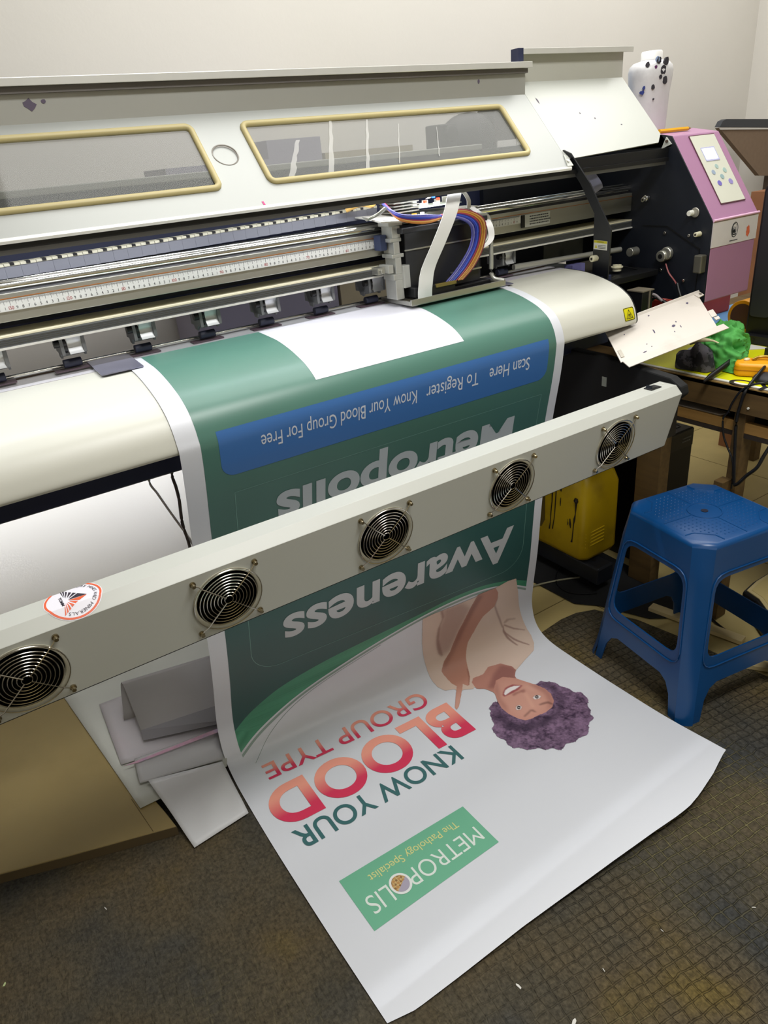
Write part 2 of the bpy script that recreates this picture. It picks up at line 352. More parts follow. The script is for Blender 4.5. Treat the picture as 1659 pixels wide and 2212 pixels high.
# --- platen: flat strip at the back, rounded nose at the front
nose = [(1.448, 1.0045), (1.41, 1.003), (1.37, 1.000), (1.318, .990), (1.267, .974), (1.240, .960), (1.222, .946), (1.208, .925), (1.201, .905), (1.199, .892), (1.203, .885)]
pl = []
for i in range(len(nose)-1):
    pass
nose_s = [(p.y, p.z) for p in smooth_pts([(0, y, z) for y, z in nose], 5)]
bm = new_bm(); strip_x(bm, nose_s, PX0, 1.53, -.004); add('front_platen', bm, m_platen, PR, smooth=40)
bm = new_bm(); xprism(bm, [(1.4505, 1.0015), (1.518, 1.003), (1.518, 1.0065), (1.4505, 1.0048)], PX0, 1.53)
ps = add('rear_platen_strip', bm, mat('platen_plate', '#d9d8dc', .35, metal=.2, noise=.05, nscale=8, dirt='#b9a5c8', dirt_scale=6, dirt_amt=.5), PR)
bm = new_bm(); box(bm, PX0, 1.53, 1.4478, 1.4506, 1.000, 1.0035); box(bm, PX0, 1.52, 1.518, 1.522, 1.0, 1.0085); add('platen_seam', bm, mat('seam_brown', '#6a5444', .6), PR)
# black end edge of the platen, thin outline
bm = new_bm(); prof = nose_s; ins = [(y+.010, z-.006) for y, z in nose_s]
xprism(bm, nose_s+[(1.22, .885), (1.30, .93), (1.44, .97)], 1.5302, 1.5345); add('platen_end_plate', bm, m_black, PR)
# body beam below the platen
bm = new_bm(); xprism(bm, [(1.345, .802), (1.345, .985), (1.60, .985), (1.60, .80), (1.36, .795)], PX0, 1.60); add('lower_beam', bm, m_navy, PR, bevel=.002)
bm = new_bm(); box(bm, PX0, 1.62, 1.522, 1.60, .985, .9985); add('rear_feed_plate', bm, m_alu_d, PR)
bm = new_bm(); cyl(bm, (PX0, 1.512, 1.015), (1.7, 1.512, 1.015), .004, 10); add('feed_shaft', bm, m_chrome, PR, smooth=40)
# white warning lettering sticker on the nose
def nose_map(u, s):  # u = X, s = length from bottom lip upward
    P = nose_s[::-1]; acc = 0
    for a, b in zip(P, P[1:]):
        L = math.hypot(b[0]-a[0], b[1]-a[1])
        if acc+L >= s: t = (s-acc)/L; return (u, a[0]+(b[0]-a[0])*t, a[1]+(b[1]-a[1])*t, (b[0]-a[0])/L, (b[1]-a[1])/L)
        acc += L
def nm(off):
    def f(u, s):
        x, y, z, ty, tz = nose_map(u, s); return (x, y-tz*off, z+ty*off)
    return f
WS = add('warning_sticker', (lambda b: (put(b, cut2d(*shape2d([rrect(1.486, 1.524, .014, .047, .004)]), 1, .005), nm(.0006)), b)[1])(new_bm()), mat('sticker_yellow', '#d8cf10', .4), PR, fix=False, label='yellow hot surface warning sticker with black triangle')
bm = new_bm()
put(bm, cut2d(*shape2d([rrect(1.4865, 1.5235, .0145, .0465, .004), rrect(1.488, 1.522, .016, .045, .0035)]), 1, .005), nm(.0009))
put(bm, cut2d(*shape2d([[(1.492, .019), (1.518, .019), (1.505, .0425)], [(1.4945, .0205), (1.5155, .0205), (1.505, .0395)]]), 1, .005), nm(.0009))
for k in range(3): put(bm, cut2d(*shape2d([[(1.501+.003*k, .025), (1.5025+.003*k, .025), (1.5035+.003*k, .029), (1.502+.003*k, .032), (1.501+.003*k, .029)]]), 1, .005), nm(.0009))
put(bm, shape2d([[(1.499, .0225), (1.511, .0225), (1.511, .0238), (1.499, .0238)]]), nm(.0009))
add('warning_triangle', bm, m_black, WS, fix=False)
# two grey media clamps at the banner edges
for X0, X1, nm_ in ((.255, .335, 'media_clamp'), (1.235, 1.29, 'media_clamp')):
    bm = new_bm(); xprism(bm, [(1.395, 1.0065), (1.47, 1.011), (1.515, 1.0125), (1.515, 1.0145), (1.47, 1.013), (1.395, 1.0085)], X0, X1); add(nm_, bm, mat('clamp_metal', '#8e8fa3', .3, metal=.6, noise=.08, nscale=20), PR)
# --- rails
bm = new_bm(); box(bm, PX0, PX1, 1.456, 1.54, 1.122, 1.170); add('carriage_beam', bm, m_alu, PR, bevel=.001)
bm = new_bm(); xprism(bm, [(1.462, 1.170), (1.535, 1.170), (1.535, 1.183), (1.475, 1.183)], PX0, PX1); add('beam_cap', bm, mat('rail_dark_steel', '#4a4a4c', .35, metal=.8), PR)
bm = new_bm(); cyl(bm, (PX0, 1.470, 1.181), (PX1, 1.470, 1.181), .0085, 18); cyl(bm, (PX0, 1.500, 1.187), (PX1, 1.500, 1.187), .006, 14); add('linear_rail', bm, m_chrome, PR, smooth=40)
bm = new_bm(); box(bm, PX0, PX1, 1.4548, 1.456, 1.1605, 1.1618); add('copper_line', bm, mat('copper_strip', '#b8743a', .4, metal=.7), PR)
RU = None
bm = new_bm(); box(bm, PX0, 1.37, 1.4535, 1.4555, 1.140, 1.159); RU = add('ruler_tape', bm, mat('ruler_face', '#c9c9c2', .45, noise=.03, nscale=30), PR)
# ruler marks and numbers: printed pattern of the tape
bmk = new_bm(); bmr = bmk; glyph = {c: text2d(c) for c in '0123456789'}
def num(bmx, s, xc, zb, h, mi=0):
    bmx.faces.ensure_lookup_table(); nf0 = len(bmx.faces)
    sc_ = h/.73; ws = [(glyph[c][0][:, 0].max()-glyph[c][0][:, 0].min()) for c in s]; tot = sum(ws)*sc_+.10*sc_*(len(s)-1); x = xc-tot/2
    for c, wd in zip(s, ws):
        V, Fc = glyph[c]; x0 = V[:, 0].min()
        put(bmx, (V, Fc), lambda a, b, x=x, x0=x0: (x+(a-x0)*sc_, 1.4532, zb+b*sc_)); x += (wd+.10)*sc_
    bmx.faces.ensure_lookup_table()
    for fi_ in range(nf0, len(bmx.faces)): bmx.faces[fi_].material_index = mi
for v in range(0, 151):
    X = .147+(130-v)*.01
    if not (-.1 < X < 1.36): continue
    if v % 10 == 0 and v: num(bmr, str(v), X, 1.1425, .0058, 1)
    else: num(bmk, str(v % 10), X, 1.1425, .0052)
    box(bmk, X-.0002, X+.0002, 1.4531, 1.4534, 1.151 if v % 5 else 1.149, 1.159)
    for t in range(1, 10): box(bmk, X+t*.001-.0001, X+t*.001+.0001, 1.4531, 1.4534, 1.156 if t != 5 else 1.154, 1.159)
add('ruler_marks', bmk, [mat('mark_black', '#33353a', .6), mat('mark_red', '#9a3034', .6)], RU, fix=False)
# rating label on the beam, far right
bm = new_bm(); box(bm, 1.385, 1.475, 1.4540, 1.4558, 1.128, 1.158); lb = add('rating_label', bm, mat('label_grey', '#b9bbb4', .5), PR)
bm = new_bm()
for r_ in range(4): 
    x = 1.402
    while x < 1.468:
        l = random.uniform(.003, .009); box(bm, x, x+l, 1.4536, 1.4539, 1.133+r_*.0062, 1.1355+r_*.0062); x += l+.0015
add('label_print', bm, mat('mark_black', '#33353a'), lb)
bm = new_bm(); box(bm, 1.373, 1.384, 1.4525, 1.456, 1.128, 1.158); add('encoder_stop', bm, m_black, PR)
bm = new_bm(); box(bm, PX0, PX1, 1.452, 1.53, 1.079, 1.0965); add('pinch_beam', bm, m_alu_d, PR, bevel=.0006)
bm = new_bm()
for k in range(4): box(bm, PX0, PX1, 1.4505, 1.4525, 1.0815+k*.0035, 1.0832+k*.0035)
add('beam_groove', bm, mat('groove_dark', '#4d4f50', .5, metal=.5), PR)
bm = new_bm(); xprism(bm, [(1.4515, 1.0965), (1.533, 1.0965), (1.533, 1.1005), (1.4515, 1.0995)], PX0, PX1); add('pinch_beam_top', bm, m_cream, PR)
bm = new_bm(); box(bm, PX0, PX1, 1.448, 1.453, 1.0765, 1.0800); add('pinch_beam_lip', bm, mat('lip_white', '#d9d8d2', .35, metal=.3), PR)
# dark back panel between the beams and under the cover
bm = new_bm(); box(bm, PX0, PX1, 1.60, 1.612, 1.085, 1.318); add('back_panel', bm, m_navy, PR)
bm = new_bm(); box(bm, PX0, 1.36, 1.585, 1.625, 1.318, 1.331); add('back_panel_cap', bm, m_cover, PR, bevel=.002)
bm = new_bm(); box(bm, PX0, PX1, 1.56, 1.60, 1.10, 1.125); add('rear_channel', bm, m_dark, PR)
# --- pinch rollers
def pinch(parent):
    P = add('pinch_roller', (lambda b: (box(b, -.016, -.010, -.035, .026, .030, .070), box(b, .024, .030, -.035, .026, .030, .070), prism(b, [(-.016, -.030, .070), (-.016, .030, .070), (-.016, .006, .022), (-.016, -.008, .020)], (.004, 0, 0)), prism(b, [(.028, -.030, .070), (.028, .030, .070), (.028, .006, .022), (.028, -.008, .020)], (.004, 0, 0)), box(b, -.012, .030, -.012, -.008, .024, .030), b)[-1])(new_bm()), m_grey, parent, world=False)
    bm = new_bm(); prof = [(-.033+.010*math.sin(a)*1.0, .064-.034*k/8) for k, a in enumerate([math.pi*k/8 for k in range(9)])]
    strip = [(y, z) for y, z in prof]; Pn = [(y-.003, z) for y, z in prof]
    xprism(bm, strip+Pn[::-1], -.002, .024); add('spring_plate', bm, mat('spring_silver', '#d4d6d8', .38, metal=.6), P, world=False, smooth=50)
    bm = new_bm(); cyl(bm, (-.016, -.012, .010), (.018, -.012, .010), .0082, 16); add('roller', bm, m_rubber, P, world=False, smooth=40, bevel=.0012)
    bm = new_bm(); cyl(bm, (-.026, -.028, .052), (-.004, -.028, .052), .007, 10); cyl(bm, (-.009, -.020, .045), (-.003, -.020, .045), .013, 10); add('spring_bolt', bm, m_black, P, world=False, smooth=40)
    bm = new_bm(); box(bm, -.034, .034, -.020, .004, -.0035, -.0012); add('roller_slot', bm, mat('slot_dark', '#5a4a55', .5), P, world=False)
    return P
p0 = pinch(PR); first = True
for k in range(-2, 9):
    X = .225+.1385*k
    if .90 < X < 1.0 and False: continue
    loc = (X-.6, 1.500-1.5, 1.013)
    if first: p0.location = loc; first = False
    else: copy_tree(p0, loc, PR)
# --- cover: sloping lid with two windows
LA = Vector((0, 1.331, 1.2635)); LB = Vector((0, 1.488, 1.4296)); LT = (LB-LA).normalized(); LN = Vector((0, -LT.z, LT.y))
def lid(x, s, off=0): return Vector((x, 0, 0))+LA+LT*s+LN*off
LEN = (LB-LA).length
def s_of_y(y): return (y-1.331)/(1.488-1.331)*LEN
w1 = rrect(PX0+.25, .541, s_of_y(1.366), s_of_y(1.467), .012, 6); w2 = rrect(.645, 1.316, s_of_y(1.366), s_of_y(1.465), .012, 6)
rc = circ(.583, s_of_y(1.4175), .0245, 40)
bm = new_bm(); put(bm, shape2d([[(PX0, 0), (1.418, 0), (1.418, LEN), (PX0, LEN)], w1, w2, rc]), lambda x, s: lid(x, s), thick=-LN*.002); CV = add('sloping_cover', bm, m_coverm, PR)
def ringpath(r, off): return [lid(x, s, off) for x, s in r]
for wdw in (w1, w2):
    bm = new_bm(); tube(bm, ringpath(wdw, .001), .0062, 8, cyc=True); g = add('window_gasket', bm, m_gasket, CV, smooth=60)
glass = mat('smoked_acrylic', '#5e605b', .06, alpha=.36, spec=.6)
for wdw in (w1, w2):
    bm = new_bm(); put(bm, shape2d([wdw]), lambda x, s: lid(x, s, -.001), thick=-LN*.002); add('window_pane', bm, glass, CV)
bm = new_bm(); put(bm, shape2d([circ(.583, s_of_y(1.4175), .0235, 40)]), lambda x, s: lid(x, s, -.003), thick=-LN*.002); add('round_plate', bm, m_coverm, CV)
bm = new_bm(); tube(bm, ringpath(rc, -.0005), .0016, 6, cyc=True); add('round_rim', bm, mat('rim_grey', '#9a9690', .4), CV, smooth=60)
# white streaks painted as reflections on the right window
bm = new_bm()
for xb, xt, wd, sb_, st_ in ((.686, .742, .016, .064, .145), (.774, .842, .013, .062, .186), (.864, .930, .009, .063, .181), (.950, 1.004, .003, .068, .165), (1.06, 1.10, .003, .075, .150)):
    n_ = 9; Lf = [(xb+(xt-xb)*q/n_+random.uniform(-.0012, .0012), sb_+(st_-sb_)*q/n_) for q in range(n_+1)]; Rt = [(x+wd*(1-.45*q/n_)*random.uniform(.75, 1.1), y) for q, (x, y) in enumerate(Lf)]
    bm = new_bm(); P_ = [(x, s_of_y(1.370)+(y-.062)/(.186-.062)*(s_of_y(1.462)-s_of_y(1.370))) for x, y in Lf+Rt[::-1]]; put(bm, shape2d([P_]), lambda x, s: lid(x, s, .0005)); add('reflection_streak', bm, mat('streak_white', '#e6e6e2', .8, alpha=.38), CV, fix=False)

# folded front lip (white), dark edge below
bm = new_bm(); prism(bm, [lid(PX0, 0, 0), lid(PX0, 0, .0015), Vector((PX0, 1.3275, 1.2600)), Vector((PX0, 1.3290, 1.2555)), Vector((PX0, 1.333, 1.2555))], (1.418-PX0, 0, 0)); add('cover_lip', bm, mat('lip_bright', '#f0f0ec', .3), CV)
bm = new_bm(); box(bm, PX0, 1.79, 1.336, 1.350, 1.2465, 1.2555); add('cover_seal', bm, m_black, PR)
bm = new_bm(); box(bm, PX0, 1.79, 1.345, 1.352, 1.2385, 1.2466); add('under_rail', bm, mat('under_rail_grey', '#85878c', .4, metal=.4), PR)
bm = new_bm(); box(bm, -.75, .98, 1.385, 1.405, 1.262, 1.266); add('light_strip', bm, mat('led_strip', '#f4f6ff', .5, emit=2.0), PR)
# vertical upper strip and protruding ledge
bm = new_bm(); box(bm, PX0, 1.418, 1.488, 1.492, 1.4296, 1.492); add('upper_strip', bm, mat('upper_strip_metal', '#b4b5b0', .34, metal=.45, noise=.03, nscale=2), PR)
bm = new_bm(); xprism(bm, [(1.468, 1.4835), (1.468, 1.4965), (1.500, 1.500), (1.500, 1.489)], PX0, 1.424); add('upper_ledge', bm, m_ledge, PR, bevel=.001)
bm = new_bm(); box(bm, PX0, 1.418, 1.478, 1.4885, 1.474, 1.484); add('ledge_shade_strip', bm, mat('ledge_shadow_metal', '#6f6b68', .5, metal=.3), PR)  # dark strip painted in for the shadow beneath the ledge
# fixed right cover
RA = Vector((0, 1.346, 1.2795)); RB = Vector((0, 1.515, 1.4583))
def rl(x, s, off=0): return Vector((x, 0, 0))+RA+(RB-RA)*s+LN*off
bm = new_bm(); prism(bm, [rl(1.4185, 0), rl(1.4185, .88), rl(1.4185, .985), rl(1.4185, 1), rl(1.8, 1), rl(1.8, .18), rl(1.772, .075)], -LN*.003); RC = add('fixed_cover', bm, m_cover, PR)
bm = new_bm(); box(bm, 1.4185, 1.8, 1.515, 1.519, 1.4583, 1.523); add('fixed_upper_strip', bm, mat('upper_strip_paint', '#bdbdb4', .45, noise=.02), RC)
bm = new_bm(); xprism(bm, [(1.492, 1.514), (1.492, 1.527), (1.53, 1.530), (1.53, 1.519)], 1.415, 1.815); add('fixed_ledge', bm, m_ledge, RC, bevel=.001)
bm = new_bm(); box(bm, 1.398, 1.415, 1.490, 1.516, 1.500, 1.527); add('ledge_end_cap', bm, m_navy, RC)
bm = new_bm(); prism(bm, [(1.8, 1.340, 1.28), (1.8, 1.378, 1.313), (1.8, 1.515, 1.4583), (1.8, 1.515, 1.523), (1.8, 1.60, 1.523), (1.8, 1.60, 1.28)], (.002, 0, 0)); add('cover_end', bm, m_cover, RC)
bm = new_bm(); prism(bm, [onx(1430, 322, 1.8), onx(1441, 296, 1.8), onx(1452, 311, 1.8)], (-.004, 0, 0)); add('hinge_tab', bm, m_cover, RC)
bm = new_bm(); c = onx(1441, 305, 1.795); cyl(bm, c, (c[0]-.004, c[1], c[2]), .0035, 10); add('hinge_screw', bm, mat('screw_brown', '#6a5a50', .4, metal=.7), RC)
# top and rear body behind the fixed cover
bm = new_bm(); box(bm, 1.36, 1.8, 1.585, 1.70, 1.085, 1.318); add('rear_body', bm, m_dark, PR)
bm = new_bm(); box(bm, 1.425, 1.798, 1.345, 1.352, 1.256, 1.278); add('fixed_cover_seal', bm, m_black, PR)
# ink marks on the lid
bm = new_bm()
def blot(fn, x, s, r, n=9, st=1):
    pts = [(x+r*(.6+.6*random.random())*math.cos(2*math.pi*k/n), s+st*r*(.6+.6*random.random())*math.sin(2*math.pi*k/n)) for k in range(n)]
    put(bm, shape2d([pts]), lambda a, b: fn(a, b))
blot(lambda a, b: rl(a, b, .0005), 1.60, .47, .003, st=4); blot(lambda a, b: rl(a, b, .0005), 1.68, .36, .003, st=2)
blot(lambda a, b: rl(a, b, .0005), 1.56, .55, .002, st=6); blot(lambda a, b: rl(a, b, .0005), 1.445, .75, .0022, st=18)
blot(lambda a, b: (a, 1.4873, b), .275, 1.458, .010, st=.9); blot(lambda a, b: (a, 1.4873, b), .298, 1.462, .004, st=1); blot(lambda a, b: (a, 1.4873, b), 1.27, 1.462, .003, st=2)
add('ink_mark', bm, mat('ink_mark_purple', '#5c5266', .6), CV, fix=False)
bm = new_bm(); put(bm, shape2d([[(.607, .001), (.611, .001), (.610, .010), (.606, .010)]]), lambda x, s: lid(x, s, .0006)); add('pink_mark', bm, mat('mark_pink', '#c8357f', .5), CV, fix=False)
# lid bracket at the lower right corner and black strut
bm = new_bm(); prism(bm, [lid(1.405, .000, .001), lid(1.424, .000, .001), lid(1.424, .030, .001), lid(1.415, .034, .001)], LN*.002); add('corner_bracket', bm, m_cover, CV)
bm = new_bm(); c = lid(1.414, .014, .003); cyl(bm, c, c+LN*.003, .004, 10); add('bracket_screw', bm, m_steel, CV)
def armx(z): return 1.418+(1.31-z)/.31*.142
def ap(u, v, z_guess):
    x = armx(z_guess)
    for _ in range(8): p = onx(u, v, x); x = armx(p[2])
    return p
arm = [ap(1203, 347, 1.28), ap(1206, 330, 1.29), ap(1217, 324, 1.3), ap(1232, 331, 1.3), ap(1274, 396, 1.23), ap(1298, 450, 1.16), ap(1320, 497, 1.1), ap(1312, 604, 1.0), ap(1279, 596, 1.0), ap(1284, 461, 1.14), ap(1276, 445, 1.16), ap(1253, 396, 1.22), ap(1226, 352, 1.27), ap(1214, 338, 1.28)]
bm = new_bm(); prism(bm, arm, (.004, 0, 0)); AR = add('cover_strut', bm, mat('strut_black', '#1c1e24', .5), PR)
st = [ap(1284, 518, 1.1), ap(1313, 521, 1.1), ap(1312, 541, 1.08), ap(1283, 538, 1.08)]
bm = new_bm(); prism(bm, [Vector(p)+Vector((-.001, 0, 0)) for p in st], (-.0006, 0, 0)); SK = add('caution_sticker', bm, mat('sticker_white', '#e4e4dc', .4), AR)
a_, b_, c_, d_ = [Vector(p) for p in st]
def skm(x, y): return a_*(1-x)*y+b_*x*y+c_*x*(1-y)+d_*(1-x)*(1-y)+Vector((-.0019, 0, 0))
bm = new_bm(); put(bm, shape2d([[(0.02, .72), (.98, .72), (.98, .98), (.02, .98)]]), skm); put(bm, shape2d([[(.08, .15), (.28, .15), (.18, .55)]]), skm); add('caution_band', bm, mat('sticker_yellow', '#d8cf10'), SK, fix=False)
bm = new_bm(); V, Fc = text2d('CAUTION'); wv = V[:, 0].max(); put(bm, (V, Fc), lambda x, y: skm(.25+.5*x/wv, .78+.2*y) - Vector((.0004, 0, 0)))
for r_ in range(3): put(bm, shape2d([[(.34, .15+.15*r_), (.9, .15+.15*r_), (.9, .20+.15*r_), (.34, .20+.15*r_)]]), skm)
add('caution_text', bm, mat('mark_black', '#33353a'), SK, fix=False)
def knob(name, u, v, X, r, l, M, parent, M2=None):
    c = Vector(onx(u, v, X)); bm = new_bm(); cyl(bm, c, c+Vector((-l, 0, 0)), r, 20, r*.92); o = add(name, bm, M, parent, smooth=40, bevel=r*.12)
    if M2: bm = new_bm(); cyl(bm, c+Vector((-l, 0, 0)), c+Vector((-l-.001, 0, 0)), r*.4, 12); add(name+'_socket', bm, M2, o)
    return o
c = ap(1289, 557, 1.05); bm = new_bm(); cyl(bm, c, Vector(c)+Vector((-.02, 0, 0)), .008, 18); K = add('nylon_spacer', bm, m_ivoryk, AR, smooth=40, bevel=.001)
bm = new_bm(); cyl(bm, Vector(c)+Vector((-.02, 0, 0)), Vector(c)+Vector((-.021, 0, 0)), .0032, 12); add('spacer_hole', bm, m_stain, K)
# --- drag chain
bm, bt, bs = new_bm(), new_bm(), new_bm(); N_ = 62
def chz(x): return 1.190+.012*max(0, min(1, (x-.1)/.85))**1.2
for k in range(N_):
    x = -.75+k*1.71/N_; z = chz(x); d = 1.71/N_
    box(bm, x, x+d*.99, 1.492, 1.520, z, z+.020); box(bt, x, x+d*.97, 1.490, 1.522, z+.020, z+.0245); box(bs, x+d*.35, x+d*.62, 1.4895, 1.510, z+.0205, z+.0250)
CH = add('drag_chain', bm, m_chain, PR); add('chain_link', bt, m_chaint, CH); add('chain_gap', bs, m_black, CH)
# --- carriage
bm = new_bm(); box(bm, .955, 1.243, 1.372, 1.378, 1.012, 1.026); box(bm, .955, .961, 1.378, 1.50, 1.012, 1.022); box(bm, 1.237, 1.243, 1.378, 1.45, 1.012, 1.022)
box(bm, .961, 1.237, 1.378, 1.45, 1.010, 1.013); CA = add('carriage', bm, m_alu, PR, bevel=.001)
bm = new_bm(); box(bm, .952, 1.20, 1.385, 1.452, 1.168, 1.180); box(bm, .975, 1.195, 1.412, 1.450, 1.03, 1.168); add('head_housing', bm, mat('housing_dark', '#25262a', .35, noise=.1), CA, bevel=.002)
bm = new_bm(); box(bm, .972, 1.198, 1.409, 1.412, 1.128, 1.131); box(bm, 1.10, 1.19, 1.400, 1.41, 1.060, 1.063); add('housing_edge', bm, m_alu, CA)
bm = new_bm(); box(bm, .972, .986, 1.380, 1.445, 1.026, 1.05); box(bm, .990, 1.095, 1.384, 1.41, 1.014, 1.048); box(bm, 1.10, 1.22, 1.400, 1.44, 1.014, 1.030); add('print_head', bm, m_black, CA, bevel=.003)
bm = new_bm()
for k, (z0, z1, x0, x1) in enumerate(((1.026, 1.070, .938, .960), (1.070, 1.083, .934, .966), (1.083, 1.118, .942, .958), (1.118, 1.126, .934, .966), (1.126, 1.152, .940, .956), (1.152, 1.160, .932, .962), (1.160, 1.185, .938, .960), (1.185, 1.196, .930, .968))):
    box(bm, x0, x1, 1.405, 1.448, z0, z1)
box(bm, .925, .938, 1.41, 1.45, 1.086, 1.104); box(bm, .958, .975, 1.398, 1.42, 1.05, 1.10)
add('guide_block', bm, mat('carriage_silver', '#c3c4bd', .35, metal=.6, noise=.05, nscale=40), CA, bevel=.0012)
bm = new_bm(); box(bm, .905, .925, 1.425, 1.453, 1.085, 1.10); cyl(bm, (.915, 1.424, 1.092), (.915, 1.418, 1.092), .005, 12); add('belt_clamp', bm, m_alu, CA, bevel=.001)
bm = new_bm(); box(bm, .918, .936, 1.425, 1.453, 1.135, 1.168); add('encoder_reader', bm, mat('encoder_blue', '#2a3450', .5), CA, bevel=.002)
bm = new_bm(); tube(bm, [(1.19, 1.41, 1.181), (1.215, 1.405, 1.176), (1.222, 1.402, 1.150), (1.222, 1.40, 1.08), (1.222, 1.398, 1.035), (1.240, 1.375, 1.024)], .0055, 10, smooth=4)
tube(bm, [(1.218, 1.40, 1.15), (1.205, 1.395, 1.125), (1.185, 1.392, 1.115)], .004, 8, smooth=3); add('right_bracket', bm, mat('carriage_silver', '#c3c4bd'), CA, smooth=50)
bm = new_bm(); prism(bm, [(.885, 1.40, 1.203), (.90, 1.388, 1.197), (1.06, 1.388, 1.183), (1.10, 1.45, 1.187), (1.225, 1.45, 1.195), (1.225, 1.50, 1.195), (.90, 1.50, 1.206)], (0, 0, .003)); add('top_plate', bm, mat('plate_white', '#d5d4cc', .35, metal=.2), CA)
bm = new_bm()
for k in range(6): box(bm, .965, 1.035, 1.43, 1.49, 1.208+k*.0065, 1.2105+k*.0065)
box(bm, .968, 1.032, 1.485, 1.49, 1.206, 1.245); add('heatsink', bm, m_alu, CA)
bm = new_bm(); box(bm, 1.035, 1.155, 1.425, 1.50, 1.212, 1.214); CB = add('circuit_board', bm, mat('board_pale', '#c9d2c4', .4), CA)
for x, y, h_ in ((1.042, 1.432, .008), (1.062, 1.448, .012), (1.085, 1.436, .006), (1.103, 1.455, .011), (1.122, 1.434, .009), (1.138, 1.470, .013), (1.050, 1.476, .010)):
    bm = new_bm(); box(bm, x, x+.012, y, y+.008, 1.214, 1.214+h_); add('board_connector', bm, m_white, CB)
for c_, h in (((1.048, 1.428, 1.222), '#ff3a20'), ((1.085, 1.428, 1.224), '#ff3a20'), ((1.075, 1.432, 1.230), '#2a60ff')):
    bm = new_bm(); box(bm, c_[0], c_[0]+.006, c_[1]-.003, c_[1]+.003, c_[2], c_[2]+.005); add('indicator_light', bm, mat('led'+h, h, .5, emit=1.6), CB)
bm = new_bm(); box(bm, 1.020, 1.027, 1.40, 1.407, 1.190, 1.206); add('plug', bm, m_white, CA); bm = new_bm(); box(bm, 1.0, 1.009, 1.405, 1.412, 1.190, 1.205); add('amber_plug', bm, mat('amber', '#d08a20', .4), CA)
# flat cables
mw = mat('flat_cable_white', '#e9e9e6', .35)
bm = new_bm(); ribbon(bm, [(1.135, 1.45, 1.235), (1.120, 1.405, 1.246), (1.095, 1.375, 1.236), (1.060, 1.352, 1.195), (1.025, 1.352, 1.140), (1.000, 1.362, 1.09), (.992, 1.366, 1.05), (.995, 1.374, 1.024)], (.040, 0, 0), .0009); add('flat_cable', bm, mw, CA, smooth=50)
bm = new_bm(); ribbon(bm, [(1.075, 1.45, 1.228), (1.10, 1.42, 1.247), (1.13, 1.40, 1.243), (1.150, 1.395, 1.220), (1.155, 1.40, 1.200)], (.018, .008, 0), .0009); add('flat_cable', bm, mw, CA, smooth=50)
bm = new_bm(); ribbon(bm, [(1.205, 1.45, 1.196), (1.212, 1.40, 1.165), (1.210, 1.385, 1.13), (1.19, 1.385, 1.112), (1.165, 1.395, 1.105)], (.014, -.006, 0), .0009); add('flat_cable', bm, mw, CA, smooth=50)
wires = [('#2f3a9c', .0, .0), ('#3c56c8', .003, .004), ('#2c2f78', .005, -.004), ('#a03850', .008, -.008), ('#c08a38', .012, -.014), ('#b07030', .015, -.018), ('#8a3040', .019, -.006), ('#7a78b8', -.004, .007), ('#4a4a90', -.007, .010), ('#c8a860', .017, -.012)]
for h, dx, dz in wires:
    bm = new_bm(); tube(bm, [(.935+dx*.4, 1.46, 1.250), (.936+dx*.3, 1.41, 1.222+dz*.3), (.955, 1.385, 1.203+dz*.4), (1.02, 1.375, 1.194+dz*.5), (1.10+dx*.5, 1.372, 1.190+dx*.6), (1.148+dx*1.5, 1.372, 1.165+dx*.4), (1.150+dx*1.6, 1.378, 1.12), (1.118+dx*2, 1.384, 1.075), (1.082+dx*2, 1.388, 1.045)], .0024, 7, smooth=5)
    add('coloured_wire', bm, mat('wire'+h, h, .35), CA, smooth=60)
bm = new_bm(); box(bm, 1.035, 1.095, 1.380, 1.390, 1.040, 1.048); add('head_connector', bm, mat('brass_strip', '#8d7e46', .4, metal=.5, noise=.1), CA, bevel=.001)
# curled clear cable tube stub left of the carriage
bm = new_bm(); tube(bm, [(.865, 1.47, 1.226), (.89, 1.45, 1.236), (.915, 1.44, 1.232), (.93, 1.435, 1.25)], .005, 8, smooth=4); add('chain_end_cable', bm, mat('amber_cable', '#c09a50', .4), CA, smooth=60)
bm = new_bm(); prism(bm, [(.862, 1.40, 1.214), (.872, 1.398, 1.204), (.905, 1.395, 1.213), (.925, 1.395, 1.225), (.920, 1.395, 1.228), (.90, 1.395, 1.218), (.874, 1.395, 1.210)], (0, .004, 0)); add('cable_bracket', bm, mat('carriage_silver', '#c3c4bd'), CA)
# --- right side panel and control box
bm = new_bm(); side = [(1.195, .89), (1.195, 1.098), (1.341, 1.305), (1.42, 1.318), (1.70, 1.318), (1.70, .60), (1.5, .60), (1.40, .89)]
prism(bm, [(1.8, y, z) for y, z in side], (.004, 0, 0)); SP = add('side_panel', bm, m_dark, PR)
bm = new_bm(); prism(bm, [(1.7995, 1.222, 1.03), (1.7995, 1.33, 1.085), (1.7995, 1.41, 1.085), (1.7995, 1.41, 1.0825), (1.7995, 1.332, 1.0825), (1.7995, 1.2245, 1.0275), (1.7995, 1.2245, .90), (1.7995, 1.222, .90)], (-.0015, 0, 0)); add('panel_seam', bm, m_black, SP)
bm = new_bm(); xprism(bm, [(1.195, .89), (1.195, 1.098), (1.341, 1.305), (1.42, 1.318), (1.70, 1.318), (1.70, .89)], 1.804, 2.004); CBX = add('control_box', bm, m_pink, PR, bevel=.003, label='pink painted control box')
bm = new_bm(); box(bm, 1.8035, 2.0045, 1.1935, 1.1955, 1.031, 1.094); BD = add('white_band', bm, m_band, CBX)
bm = new_bm(); tube(bm, [(1.803, 1.1935, 1.0985), (2.005, 1.1935, 1.0985)], .0035, 8); add('bright_edge', bm, mat('pale_pink', '#e0b4d2', .3), CBX, smooth=60)
